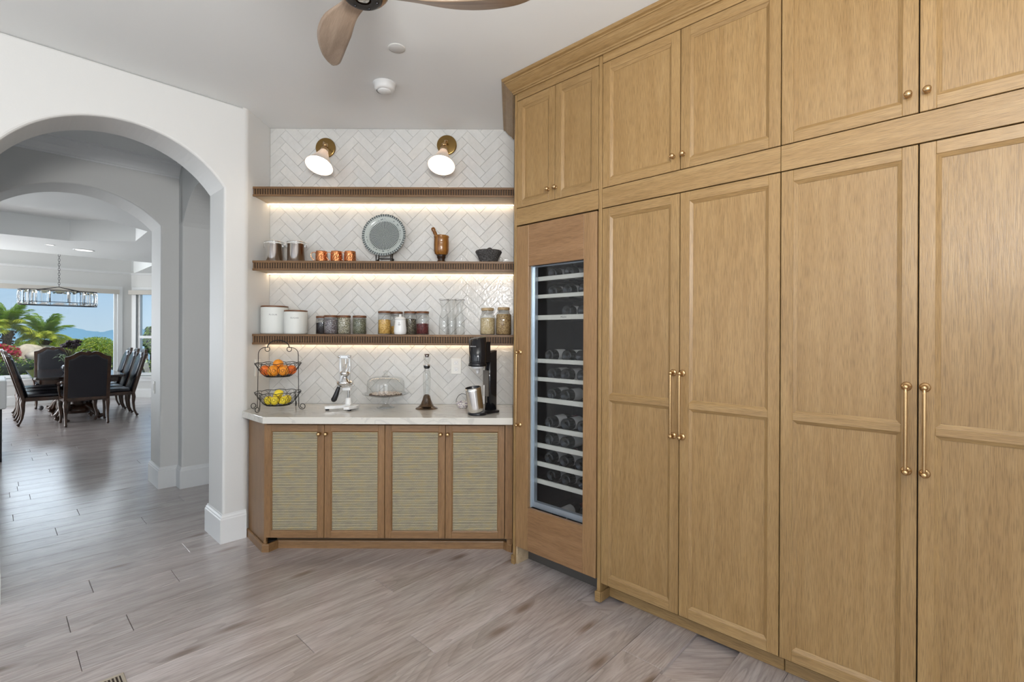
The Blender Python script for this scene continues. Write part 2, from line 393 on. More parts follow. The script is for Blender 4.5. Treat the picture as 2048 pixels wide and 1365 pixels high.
for k in range(math.floor((-14.35-PC0)/PW), math.floor((1.6-PC0)/PW)+1):
    c = PC0+k*PW
    tmin, tmax = (-.9, 3.0) if c < -3.9 else (-1.7, 3.6)
    if c < -7.5: tmin, tmax = -.7, 3.3
    if c > -.3: tmin, tmax = -1.6, 2.6+.2*(0 if c < .5 else -3)
    t = known.get(k, random.uniform(0, 2.4))
    starts = []; L0 = random.choice((1.9, 2.2, 2.45))
    a = t
    while a > tmin: 
        l = random.choice((1.75, 2.1, 2.4)); a -= l; starts.append((a, l))
    a = t
    while a < tmax:
        l = random.choice((1.75, 2.1, 2.4)); starts.append((a, l)); a += l
    for a, l in starts:
        mid = KN*(c+PW/2)+KT*(a+l/2)
        # keep boards inside the rooms
        rel = mid-CP
        if rel.dot(UB) > .75 and c > -3.0: continue
        p = KN*(c)+KT*a
        o = bpy.data.objects.new('plank', plank_mesh(l)); COL.objects.link(o); o.parent = floor
        o.location = (p.x+KT.x*l*0, p.y, 0)
        ang = math.atan2(KT.y, KT.x); o.rotation_euler = (0, 0, ang)
        # local y is +90deg from KT = -KN, so shift by one width
        o.location = (p.x+KN.x*PW, p.y+KN.y*PW, 0); npl += 1

# ============================================================ WALLS
def arch_outline(x0, x1, z1, a0, a1, spring, apex, seg=36):
    """outline with an arched opening from the floor, between a0 < a1"""
    hw = (a1-a0)/2; rise = apex-spring; R = (hw*hw+rise*rise)/(2*rise); cz = apex-R; cx = (a0+a1)/2
    A = math.asin(hw/R)
    pts = [(x0, 0), (a0, 0)]
    for i in range(seg+1):
        t = -A+2*A*i/seg; pts.append((cx+R*math.sin(t), cz+R*math.cos(t)))
    pts += [(a1, 0), (x1, 0), (x1, z1), (x0, z1)]
    return pts
# local x = -s, y = d
w = MB().prism(arch_outline(-5.0, -.006, CZ, -1.24, -.15, 2.485, 2.776), 0, .33, axis=1)
w.build('wall_left', PAINT, loc=tuple(LC), rotz=LR, bevel=.016, kind='structure')
w = MB().prism(arch_outline(-6.0, 1.2, CZ, -1.308, -.168, 2.48, 2.737), 1.77, 2.17, axis=1)
w.box(-.026, .95, 1.625, 1.769, 0, CZ)
w.build('wall_far', PAINT, loc=tuple(LC), rotz=LR, bevel=.014, kind='structure')
# hall end wall with arched opening (faces +s); built in its own frame: x along d, y along -s
M_end = MB(); rect = arch_outline(.331, 1.7, CZ, .53, 1.625, 2.48, 2.78)
hw, rise = .5475, .30; R = (hw*hw+rise*rise)/(2*rise); A = math.asin(hw/R)
pts = [(.331, 0), (.53, 0)]+[(1.0775+R*math.sin(-A+2*A*i/28), 2.78-R+R*math.cos(-A+2*A*i/28)) for i in range(29)]+[(1.6245, 0), (1.6245, .0), (1.6245, CZ), (.331, CZ)]
pts = [(.331, 0), (.53, 0)]+[(1.0775+R*math.sin(-A+2*A*i/28), 2.78-R+R*math.cos(-A+2*A*i/28)) for i in range(29)]+[(1.6249, 2.52), (1.768, 2.52), (1.768, CZ), (.331, CZ)]
M_end.prism([(p[0], p[1]) for p in pts], -.026, .9, axis=0)
M_end.box(.9, .98, .33, 1.77, 0, CZ)
M_end.build('wall_hall_end', PAINT, loc=tuple(LC), rotz=LR, kind='structure')
# return wall beside the counter, tiled back wall, and the walls out of frame
XL, YT, XR = -1.913, 3.86, .011
w = MB().prism([(XL, YT+.10), (XL-.12, YT+.10), L2(-.0, .15), L2(.030, .15), L2(.030, -.00005)]+[tuple(Vector(L2(.022*(1-t), -.00005)).lerp(Vector((XL, 3.53+.022*t)), t)) for t in [k/10 for k in range(11)]], 0, CZ)
for i in range(len(w.sm)): w.sm[i] = 2 <= i < 0
w.build('wall_return', PAINT, kind='structure')
tw = MB().box(XL, .9, YT+.009, YT+.14, 0, CZ).build('wall_back', GROUT, kind='structure')
w = MB().prism([C2(-.55, .66), C2(4.0, .66), C2(4.0, .78), C2(-.55, .78)], 0, CZ); w.build('wall_right', PAINT, kind='structure')
a, b = L2(4.98, .05), C2(4.0, .7)
w = MB().box(a[0]-.1, a[0], -3.7, a[1]+.1, 0, .5).box(a[0]-.1, a[0], -3.7, a[1]+.1, 2.75, CZ).box(a[0]-.1, a[0], -3.7, -2.5, .5, 2.75).box(a[0]-.1, a[0], 0, a[1]+.1, .5, 2.75)
w.build('wall_window_side', PAINT, kind='structure')
w = MB().box(b[0], b[0]+.1, -3.7, b[1]+.1, 0, CZ); w.build('wall_range_side', PAINT, kind='structure')
w = MB()
for x0, x1 in ((a[0], -3.5), (-1.1, .2), (2.6, b[0]+.1)): w.box(x0, x1, -3.7, -3.55, 0, CZ)
for x0, x1 in ((-3.5, -1.1), (.2, 2.6)): w.box(x0, x1, -3.7, -3.55, 2.85, CZ).box(x0, x1, -3.7, -3.55, 0, .35)
w.build('wall_rear', PAINT, kind='structure')
# ceilings
kp = [L2(5, .2), (-4.3, -3.8), (3.9, -3.8), C2(4.2, .8), C2(-.6, .9), (-.2, 4.1), (-1.5, 6.2), L2(-1.2, 1.95), L2(5, 1.95)]
MB().prism(kp, CZ, CZ+.12).build('ceiling', CEIL, kind='structure')
# dining / foyer ceiling at DZ with octagonal tray and a long tray over the table
cx, cy, ap = -6.15, 6.15, 1.2
octo = [(cx+ap/math.cos(PI/8)*math.cos(PI/8+k*PI/4), cy+ap/math.cos(PI/8)*math.sin(PI/8+k*PI/4)) for k in range(8)]
bm = bmesh.new()
def loop(pts, z): 
    vs = [bm.verts.new((p[0], p[1], z)) for p in pts]
    return [bm.edges.new((vs[i], vs[(i+1) % len(vs)])) for i in range(len(vs))]
T0 = [L2(-.97, 7.9), L2(4.6, 7.9), L2(4.6, 10.3), L2(-.97, 10.3)]
outer = [L2(-1.3, 1.96), L2(6.1, 1.96), L2(6.1, 10.75), L2(-.60, 10.75), (-8.2, 11.8), (-3.0, 11.8), (-2.2, 8.0)]
es = loop(outer, DZ)+loop(T0, DZ)+loop(octo, DZ)
bmesh.ops.triangle_fill(bm, use_beauty=True, use_dissolve=False, edges=es)
for P_, zt in ((octo, 3.165), (T0, 3.30)):
    lo = [bm.verts.new((p[0], p[1], DZ)) for p in P_]; hi = [bm.verts.new((p[0], p[1], zt)) for p in P_]; n = len(P_)
    for i in range(n): bm.faces.new((lo[i], lo[(i+1) % n], hi[(i+1) % n], hi[i]))
    bm.faces.new(hi)
bmesh.ops.remove_doubles(bm, verts=bm.verts, dist=.0005)
bmesh.ops.recalc_face_normals(bm, faces=bm.faces)
me = bpy.data.meshes.new('ceiling_dining'); bm.to_mesh(me); bm.free(); me.materials.append(CEIL)
o = bpy.data.objects.new('ceiling_dining', me); COL.objects.link(o); o['kind'] = 'structure'
MB().prism([L2(6.5, -.3), L2(6.5, 10.7), L2(-.9, 10.7), (-8.6, 11.7), (-1.5, 11.7), (-1.5, 4.2), L2(-.3, .3), L2(.5, -.3)], 3.45, 3.55).build('roof', PAINT, kind='structure').location = (0, 0, 0)
# dining window wall (plane d = 10.296), opening s .30-2.6 measured from corner G
GX = -.933; DD = 10.296
def dwall(name, x0, x1, z0, z1):  pass
w = MB()      # local x = -s
def sx(s): return -(GX+s)
w.box(sx(6.9), sx(0)+.0, DD, DD+.16, 0, .50).box(sx(6.9), sx(0), DD, DD+.16, 2.46, 3.32)
w.box(sx(.23), sx(0), DD, DD+.16, .5, 2.46).box(sx(3.2), sx(2.9), DD, DD+.16, .5, 2.46).box(sx(6.9), sx(5.9), DD, DD+.16, .5, 2.46)
w.build('wall_dining', PAINT, loc=tuple(LC), rotz=LR, kind='structure')
G = LP(GX, DD)
w = MB().box(G.x-.05, G.x+.10, G.y, G.y+.16, 0, 2.9).box(G.x+.10, G.x+5.6, G.y, G.y+.16, 0, .46).box(G.x+.10, G.x+5.6, G.y, G.y+.16, 2.46, 2.9).box(G.x+1.1, G.x+5.6, G.y, G.y+.16, .46, 2.46)
w.build('wall_bay', PAINT, kind='structure')
w = MB().prism([L2(-1.19, 2.0), L2(-1.3, 2.0), (-3.1, 11.4), (-3.0, 11.4)], 0, DZ); w.build('wall_dining_right', PAINT, kind='structure')
w = MB().prism([L2(5.95, 2.0), L2(6.05, 2.0), L2(6.05, 10.4), L2(5.95, 10.4)], 0, 3.3); w.build('wall_dining_left', PAINT, kind='structure')

# baseboards
BP = [(0, 0), (.018, 0), (.018, .165), (.013, .172), (.013, .180), (.006, .190), (.004, .2), (0, .2)]
def base(name, path, side): MB().sweep(path, BP, side=side).build(name, TRIM, kind='structure')
base('baseboard_left', [L2(-.001, .001), L2(.15, 0), L2(.15, .33), L2(.02, .33)], 1)
base('baseboard_left_outer', [L2(1.9, .33), L2(1.24, .33), L2(1.24, 0), L2(3.5, 0)], 1)
base('baseboard_far', [L2(-.86, 1.625), L2(.026, 1.625), L2(.026, 1.77), L2(.168, 1.77), L2(.168, 2.17), L2(-.8, 2.17)], 1)
base('baseboard_far_outer', [L2(3.4, 2.17), L2(1.308, 2.17), L2(1.308, 1.77), L2(3.4, 1.77)], 1)
base('baseboard_dining', [L2(GX+5.8, DD), L2(GX, DD), (G.x+3.5, G.y)], -1)
# hall crown
CR1 = [(0, 2.955), (.010, 2.955), (.012, 2.968), (.02, 2.972), (.028, 2.99), (.05, 3.02), (.085, 3.045), (.105, 3.055), (.108, 3.07), (.115, 3.072), (.118, 3.085), (0, 3.085)]
MB().sweep([L2(.026, 1.77), L2(4.5, 1.77)], CR1, side=1).build('trim_1', TRIM, kind='structure')
MB().sweep([L2(GX+5.8, DD), L2(GX, DD), (G.x+3.5, G.y)], [(0, 2.81), (.02, 2.812), (.03, 2.83), (.05, 2.84), (.05, 2.852), (0, 2.852)], side=-1).build('trim_2', TRIM, kind='structure')

# ---- back wall herringbone tiles
TL, TWd = .2027, .0653; q = math.sqrt(.5)
AX, AZ = -1.790, 3.070
g = .0011
zlo, zhi = .916, CZ-.002; xlo, xhi = XL+.002, .009
def clip(poly, f):
    out_ = []
    for i in range(len(poly)):
        a_, b_ = poly[i-1], poly[i]; fa, fb = f(a_), f(b_)
        if fa*fb < 0: t = fa/(fa-fb); out_.append((a_[0]+(b_[0]-a_[0])*t, a_[1]+(b_[1]-a_[1])*t))
        if fb >= 0: out_.append(b_)
    return out_
full = {}
cuts = MB(); ntile = 0
random.seed(3)
def tile_obj(kind):
    if kind not in full:
        l, wd = TL-g, TWd-g; c = .0009; th = .008
        m = MB(); vs = []
        d1 = (q, -q) if kind == 0 else (-q, -q); d2 = (-q, -q) if kind == 0 else (q, -q)
        def P(a_, b_, y): return (d1[0]*a_+d2[0]*b_, y, d1[1]*a_+d2[1]*b_)
        vs = [P(0, 0, 0), P(l, 0, 0), P(l, wd, 0), P(0, wd, 0), P(0, 0, -th+c), P(l, 0, -th+c), P(l, wd, -th+c), P(0, wd, -th+c),
              P(c, c, -th), P(l-c, c, -th), P(l-c, wd-c, -th), P(c, wd-c, -th)]
        m.add(vs, [(0, 1, 5, 4), (1, 2, 6, 5), (2, 3, 7, 6), (3, 0, 4, 7), (4, 5, 9, 8), (5, 6, 10, 9), (6, 7, 11, 10), (7, 4, 8, 11), (8, 9, 10, 11)])
        o_ = m.build('tile', TILE); full[kind] = o_.data; bpy.data.objects.remove(o_)
    return full[kind]
for mcol in range(-1, 9):
    for n_ in range(-4, 32):
        ax = AX+mcol*TL*2*q; az = AZ-n_*TWd*2*q
        for kind in (0, 1):
            bx, bz = (ax, az) if kind == 0 else (ax-TWd*q, az-TWd*q)
            d1 = (q, -q) if kind == 0 else (-q, -q); d2 = (-q, -q) if kind == 0 else (q, -q)
            pl = [(bx+d1[0]*i+d2[0]*j, bz+d1[1]*i+d2[1]*j) for i, j in ((0, 0), (TL-g, 0), (TL-g, TWd-g), (0, TWd-g))]
            cl = pl
            for f in (lambda p: p[0]-xlo, lambda p: xhi-p[0], lambda p: p[1]-zlo, lambda p: zhi-p[1]):
                if cl: cl = clip(cl, f)
            if len(cl) < 3: continue
            inside = all(xlo <= p[0] <= xhi and zlo <= p[1] <= zhi for p in pl)
            # boards of the three shelves hide some tiles entirely
            zs = [p[1] for p in pl]
            if inside and ntile < 300:
                o_ = bpy.data.objects.new('tile', tile_obj(kind)); COL.objects.link(o_); o_.parent = tw
                o_.location = (bx, YT+.009-random.uniform(0, .0009), bz)
                o_.rotation_euler = (random.uniform(-.004, .004), 0, random.uniform(-.006, .006)); ntile += 1
            else:
                cuts.prism(cl, YT+.0012, YT+.009, axis=1)
cuts.build('cut_tile', TILE, tw, kind='stuff')

# ---- windows of the dining room
def window(n, root_loc, rotz, x0, x1, z0, z1, rails=(), lights=True):
    r = bpy.data.objects.new('window_%d' % n, None); COL.objects.link(r); r.location = root_loc; r.rotation_euler = (0, 0, rotz); r['kind'] = 'structure'
    f = MB(); t = .06
    f.box(x0, x0+t, .03, .11, z0, z1).box(x1-t, x1, .03, .11, z0, z1).box(x0+t, x1-t, .03, .11, z0, z0+t).box(x0+t, x1-t, .03, .11, z1-t, z1)
    for z in rails: f.box(x0+t, x1-t, .03, .10, z-.03, z+.03)
    f.build('window_frame', TRIM, r)
    c = MB(); k = .085
    c.box(x0-k, x0, -.02, 0, z0-.01, z1+k).box(x1, x1+k, -.02, 0, z0-.01, z1+k).box(x0, x1, -.02, 0, z1, z1+k)
    c.build('casing', TRIM, r)
    MB().box(x0-.1, x1+.1, -.06, .03, z0-.045, z0-.01).box(x0-.085, x1+.085, -.02, 0, z0-.13, z0-.045).build('window_sill', TRIM, r)
    zz = [z0+t]+[z for z in rails]+[z1-t]
    for i in range(len(zz)-1):
        MB().box(x0+t, x1-t, .066, .072, zz[i]+(0.03 if i else 0), zz[i+1]-(0.03 if i < len(zz)-2 else 0)).build('pane', PANE, r)
    return r
window(1, tuple(LP(GX, DD)), LR, -2.88, -.245, .545, 2.44)
window(2, (G.x, G.y, 0), 0, .12, 1.08, .50, 2.44, rails=(1.385,))
window(3, tuple(LP(GX, DD)), LR, -5.88, -3.22, .545, 2.44)
BL = mat('linen_blind', (.56, .53, .48), .8, bump=.2, bscale=200)
def blind(label, loc, rotz, x0, x1):
    r = thing('window_blind', label, 'blind', loc, rotz, 'roller blinds above the dining room windows')
    MB().rbox(x0, x1, -.13, -.062, 2.352, 2.45, .004).build('valance', BL, r)
    MB().box(x0+.02, x1-.02, -.055, -.022, 2.42, 2.445).build('mounting_rail', TRIM, r)
blind('long beige fabric blind box above the wide picture window', tuple(LP(GX, DD)), LR, -2.95, -.228)
blind('short beige fabric blind box above the narrow window right of the picture window', (G.x, G.y, 0), 0, .03, 1.15)

# ============================================================ CABINETS
def text_mesh(s, size, mat_, parent, name='lettering', wrap=None, M=None, extrude=.0003, font_offset=0):
    cu = bpy.data.curves.new('txt', 'FONT'); cu.body = s; cu.size = size; cu.extrude = extrude; cu.align_x = 'CENTER'; cu.align_y = 'CENTER'; cu.space_character = 1.25; cu.offset = font_offset
    to = bpy.data.objects.new('txt', cu); COL.objects.link(to)
    dg = bpy.context.evaluated_depsgraph_get(); me = bpy.data.meshes.new_from_object(to.evaluated_get(dg))
    bpy.data.objects.remove(to); me.name = name; me.materials.clear(); me.materials.append(mat_)
    for v in me.vertices:
        x, y, z = v.co
        if wrap:      # (radius, facing angle)
            R_, a0 = wrap; a_ = a0+x/R_; v.co = (math.cos(a_)*(R_+z), math.sin(a_)*(R_+z), y)
    if M is not None: me.transform(M)
    o = bpy.data.objects.new(name, me); COL.objects.link(o); o.parent = parent; return o
def door_frame(w_, z0, z1, mids=(), st=.046, ml=.014, th=.022, rec=.014, x0=0):
    """frame: stiles (grain up, slot 0), rails (grain level, slot 1), sloped moulding; returns mesh builder and panel rectangles"""
    m = MB(); x1 = x0+w_
    m.rbox(x0, x0+st, 0, th, z0, z1, .0015, 0).rbox(x1-st, x1, 0, th, z0, z1, .0015, 0)
    zs = [z0]; rails = [(z0, z0+st)]+[(z-.014, z+.014) for z in mids]+[(z1-st, z1)]
    for a_, b_ in rails: m.rbox(x0+st, x1-st, .0, th, a_, b_, .0012, 1)
    pans = []
    for i in range(len(rails)-1):
        za, zb = rails[i][1], rails[i+1][0]; xa, xb = x0+st, x1-st
        o_ = [(xa, za), (xb, za), (xb, zb), (xa, zb)]; i1 = [(xa+.003, za+.003), (xb-.003, za+.003), (xb-.003, zb-.003), (xa+.003, zb-.003)]
        i2 = [(xa+ml-.003, za+ml-.003), (xb-ml+.003, za+ml-.003), (xb-ml+.003, zb-ml+.003), (xa+ml-.003, zb-ml+.003)]
        i3 = [(xa+ml, za+ml), (xb-ml, za+ml), (xb-ml, zb-ml), (xa+ml, zb-ml)]
        rings = [(o_, .0030), (i1, .0048), (i2, rec-.004), (i3, rec-.002), (i3, rec+.002)]
        for k in range(4):
            for r_ in range(4):
                A_, ya = rings[r_]; B_, yb = rings[r_+1]; j = (k+1) % 4
                m.add([(A_[k][0], ya, A_[k][1]), (A_[j][0], ya, A_[j][1]), (B_[j][0], yb, B_[j][1]), (B_[k][0], yb, B_[k][1])], [(0, 1, 2, 3)], 1 if k % 2 == 0 else 0)
        pans.append((xa+ml, xb-ml, za+ml, zb-ml))
    return m, pans, rec
def knob(parent, x, z, y=0, r=.0125):
    m = MB(); m.lathe([(0, 0), (r*.85, 0), (r*.85, .002), (r*.42, .004), (r*.36, .012), (r*.55, .015), (r, .019), (r*1.02, .023), (r*.8, .028), (r*.35, .0305), (0, .031)], 20, 0, rm((x, y, z), (0, -1, 0)))
    return m.build('knob', BRASS, parent)
def pull(parent, x, z0, z1, y=0, r=.0056):
    m = MB(); out_ = .034
    for z, sgn in ((z0, 1), (z1, -1)):
        m.lathe([(0, 0), (.0165, 0), (.0165, .003), (.012, .006), (.0075, .008), (.0075, .024), (.0095, .027), (.0095, .037), (.006, .041), (0, .042)], 18, 0, rm((x, y, z), (0, -1, 0)))
    m.tube([(x, y-out_, z0), (x, y-out_, z0+.02), (x, y-out_-.001, (z0+z1)/2), (x, y-out_, z1-.02), (x, y-out_, z1)], r, 12)
    return m.build('handle', BRASS, parent)
def add_door(root, w_, z0, z1, x0, mids=(), knob_at=None, pull_at=None, y=0):
    m, pans, rec = door_frame(w_, z0, z1, mids, x0=x0)
    d = m.build('door', [OV, OH], root)
    for p in pans:
        MB().box(p[0]-.004, p[1]+.004, rec, rec+.006, p[2]-.004, p[3]+.004).build('panel', OV, d)
    if knob_at: knob(d, *knob_at)
    if pull_at: pull(d, *pull_at)
    return d
def cloc(s): p = CP+U*s; return (p.x, p.y, 0)
DOORS = [(.001, .4410), (.4450, .8850), (.8890, 1.3360), (1.3400, 1.7870)]
# pantry cupboards (lower, tall)
for (a_, b_), (c_, d_), lab, pl in (((DOORS[0]), (DOORS[1]), 'tall oak pantry cupboard with two panelled doors beside the wine fridge', (.414, .459)),
                               ((DOORS[2]), (DOORS[3]), 'tall oak pantry cupboard at the right edge of the photo, wider two-door unit', (1.306, 1.358))):
    r = thing('pantry_cupboard', lab, 'cupboard', cloc(a_), CR, 'tall oak pantry cupboards along the right wall')
    x1 = d_-a_
    MB().box(0, x1, .026, .60, .104, 2.158).build('body', GAP, r)
    add_door(r, b_-a_, .104, 2.1555, 0, (1.125,), pull_at=(pl[0]-a_, .973, 1.281))
    add_door(r, d_-c_, .104, 2.1555, c_-a_, (1.125,), pull_at=(pl[1]-a_, .973, 1.281))
    MB().box(-.0, x1, .10, .14, .0, .104).build('toe_kick', GAP, r)
    MB().rbox(0, x1+.0015, .084, .0985, .0, .055, .003).build('base_moulding', OH, r)
# upper cupboards
UP = [(-.6405, -.3355, -.3315, -.0275, (-.380, -.323)), (*DOORS[0], *DOORS[1], (.409, .460)), (*DOORS[2], *DOORS[3], (1.308, 1.361))]
ULAB = ['small oak upper cupboard with two narrow doors above the wine fridge', 'oak upper cupboard with two doors above the tall cupboard beside the wine fridge', 'oak upper cupboard at the top right corner of the photo']
for (a_, b_, c_, d_, kn), lab in zip(UP, ULAB):
    r = thing('upper_cupboard', lab, 'cupboard', cloc(a_), CR, 'oak upper cupboards below the crown moulding'); r.location.z = 0
    x1 = d_-a_
    MB().box(0, x1, .026, .60, 2.162, 2.998).build('body', GAP, r)
    add_door(r, b_-a_, 2.271, 2.952, 0, knob_at=(kn[0]-a_, 2.340))
    add_door(r, d_-c_, 2.271, 2.952, c_-a_, knob_at=(kn[1]-a_, 2.340))
    MB().rbox(-.001, x1+.001, 0, .025, 2.1605, 2.267, .001).build('lower_rail', OH, r)
    MB().rbox(-.001, x1+.001, 0, .025, 2.956, 3.02, .001).build('upper_rail', OH, r)
# wine column housing: stiles, end panel
r = thing('wine_column_surround', 'thin oak stiles and end panel framing the wine fridge column', 'cabinet', cloc(-.662), CR)
def floorblock(m, x0, x1): m.rbox(x0, x1, 0, .10, 0, 2.999, .0012)
m = MB().rbox(.0, .0185, 0, .03, 0, 2.999, .0012); m.build('stile', OV, r)
m = MB().rbox(.638, .6595, 0, .6, 0, 2.999, .0012); m.build('stile', OV, r)
m = MB().box(.0186, .030, .012, .117, 0, .112); m.build('side_block', OPALE, r)
# end panel runs straight back to the tiled wall (world Y direction)
inv = Matrix.Rotation(-CR, 4, 'Z') @ Matrix.Translation(-(CP+U*-.662))
m = MB().box(.0125, .030, 3.160, 3.858, 0, 2.998, M=inv); m.build('end_panel', OV, r)
sh = MB().rbox(.6315, .6655, -.010, .0, 0, .055, .002).rbox(.660, .668, 0, .084, 0, .055, .002).rbox(.6295, .638, -.010, .05, 0, .055, .002)
sh.rbox(-.008, .0, -.010, .02, 0, .055, .002).rbox(-.008, .0215, -.010, .0, 0, .055, .002)
sh.build('base_moulding', OH, r)
# wine fridge
FR = thing('wine_fridge', 'built-in wine fridge behind an oak framed glass door', 'fridge', cloc(-.6395), CR)
fw = .6385-.0345+.0015
fw = .6055; gx0, gx1, gz0, gz1 = .1015, .5165, .383, 1.894
m = MB().rbox(0, gx0, 0, .024, .116, 2.152, .0015, 0).rbox(gx1, fw, 0, .024, .116, 2.152, .0015, 0)
m.rbox(gx0, gx1, 0, .024, .116, gz0, .001, 1).rbox(gx0, gx1, 0, .024, gz1, 2.152, .001, 1)
dr = m.build('door', [OVF, OHF], FR)
pull(dr, .033, .895, 1.354)
MB().box(gx0, gx1, .034, .040, gz0, gz1).build('pane', glass('fridge_glass', (.90, .91, .93), boost=.8), dr)
m = MB(); t = .018
m.box(gx0, gx0+.006, .024, .07, gz0, gz1).box(gx0+.006, gx0+t, .042, .07, gz0, gz1).box(gx1-.004, gx1, .024, .07, gz0, gz1).box(gx0+t, gx1-.004, .042, .07, gz0, gz0+.035).box(gx0+t, gx1-.004, .042, .07, gz1-.006, gz1)
m.build('inner_frame', mat('fridge_frame', (.55, .62, .66), .3, .6), dr)
# liner
m = MB(); bx0, bx1, bz0, bz1 = .03, .59, .30, 2.0; D0, D1 = .072, .56
m.box(bx0, bx1, D1, D1+.02, bz0, bz1).box(bx0-.02, bx0, D0, D1+.02, bz0, bz1).box(bx1, bx1+.012, D0, D1+.02, bz0, bz1).box(bx0, bx1, D0, D1, bz0-.02, bz0).box(bx0, bx1, D0, D1, bz1, bz1+.02)
m.build('liner', mat('fridge_liner', (.006, .006, .007), .5), FR)
MB().box(0, fw, .026, .07, 2.02, 2.15).build('body', GAP, FR)
MB().box(0, fw, .026, .07, .12, .28).build('lower_body', GAP, FR)
MB().box(-.003, fw+.012, .118, .13, .0, .13).build('toe_kick', mat('kick_steel', (.13, .12, .11), .4, .6), FR)
SL = [(1.831, 1.804), (1.718, 1.694), (1.588, 1.558), (1.314, 1.288), (1.198, 1.173), (1.071, 1.041), (.892, .863), (.782, .753), (.665, .637), (.555, .527)]
SLM = mat('rack_front_wood', (.62, .61, .52), .45); SLT = mat('rack_clip', (.18, .28, .32), .4)
for k, (zt, zb) in enumerate(SL):
    m = MB().rbox(bx0+.005, bx1-.003, .076, .090, zb, zt, .002)
    rk = m.build('rack', SLM, FR)
    if k == 2: text_mesh('Miele', .016, GAP, rk, M=Matrix.Translation((.318, .0757, (zt+zb)/2)) @ Matrix.Rotation(PI/2, 4, 'X'))
    w2 = MB()
    for j in range(7): w2.box(bx0+.02+j*.083, bx0+.034+j*.083, .09, .54, zb+.004, zb+.010)
    w2.box(bx0+.01, bx1-.01, .30, .315, zb+.0, zb+.004)
    w2.build('rack_wire', BLACKM, rk)
    MB().box(bx0+.004, bx0+.075, .072, .0758, zb-.002, zt+.001).build('rack_clip', SLT, rk)
# bottles lie in the racks, base towards the door
BG = mat('bottle_glass', (.003, .004, .003), .05, 0); BG2 = mat('bottle_foil', (.22, .03, .04), .35, .4); LBL = mat('bottle_label', (.50, .49, .45), .6)
def bottle_proto():
    r_ = thing('wine_bottle', '', 'bottle')
    p = [(0, .010), (.012, .008), (.026, .001), (.033, .0), (.0375, .006), (.0375, .19), (.034, .208), (.020, .228), (.0145, .245), (.0145, .285), (.016, .287), (.016, .298), (0, .298)]
    b_ = MB().lathe(p, 24).build('glass_body', BG, r_)
    MB().lathe([(.0379, .06), (.0379, .15)], 24).build('paper_label', LBL, r_)
    MB().lathe([(.0152, .245), (.0165, .285), (.0165, .299), (0, .2995)], 16).build('foil', BG2, r_)
    return r_
bp_ = bottle_proto(); first = True
rows = [('top rack', 1.831, (.195, .318)), ('second rack', 1.718, (.19, .307, .425)), ('third rack', 1.588, (.311, .43)),
        ('fourth rack', 1.314, (.168, .309, .42)), ('fifth rack', 1.198, (.198, .302, .42)), ('sixth rack', 1.071, (.20, .30)),
        ('seventh rack', .892, (.179, .300, .418)), ('eighth rack', .782, (.175, .302)), ('ninth rack', .665, (.172, .297, .416)),
        ('tenth rack', .555, (.185, .310, .424)), ('fridge floor', .42, (.243,))]
ordn = ['leftmost', 'second', 'third']
for nm, z, xs in rows:
    zb = z-.027+.010
    if nm == 'fridge floor': zb = .301
    for i, x in enumerate(xs):
        lab = 'dark wine bottle lying on the %s of the fridge%s' % (nm if nm == 'fridge floor' else nm+' from the top', '' if len(xs) == 1 else ', '+(ordn[i] if len(xs) == 3 else ('left', 'right')[i])+' one')
        lab = lab.replace('top rack from the top', 'topmost rack')
        if nm == 'fridge floor': lab = 'single dark wine bottle lying on the floor of the fridge'
        p = CP+U*(-.6395+x)+UB*(.105+random.uniform(0, .02))
        if first: b_ = bp_; b_['label'] = lab; b_['group'] = 'wine bottles lying in the fridge racks'; first = False
        else: b_ = dup(bp_, (0, 0, 0), label=lab)
        b_.location = (p.x, p.y, zb+.0376 if nm == 'fridge floor' else z-.0275+.0105+.0376)
        b_.rotation_euler = (-PI/2, 0, CR)
        b_.rotation_euler = (Matrix.Rotation(CR, 3, 'Z') @ Matrix.Rotation(-PI/2, 3, 'X') @ Matrix.Rotation(random.uniform(0, 6), 3, 'Z')).to_euler()
# crown moulding over the cabinet run (trim_3)
prof = [(0, 3.0), (.010, 3.0), (.012, 3.008), (.018, 3.010), (.020, 3.018), (.030, 3.024), (.052, 3.044), (.062, 3.056), (.066, 3.057), (.068, 3.064), (.080, 3.068), (.085, 3.076), (.085, 3.084), (0, 3.084)]
C0 = (.0105, 3.1425)
# path: from the tiled wall forward, then along the run; outward is to the right of travel -> side -1
cm = MB().sweep([(.0105, 3.848), C0, C2(2.2, 0)], prof, side=-1); iv = Matrix.Rotation(-CR, 4, 'Z') @ Matrix.Translation(-CP)
cm.v = [tuple(iv @ Vector(p)) for p in cm.v]; cm.build('trim_3', OH, loc=tuple(CP), rotz=CR, kind='structure')

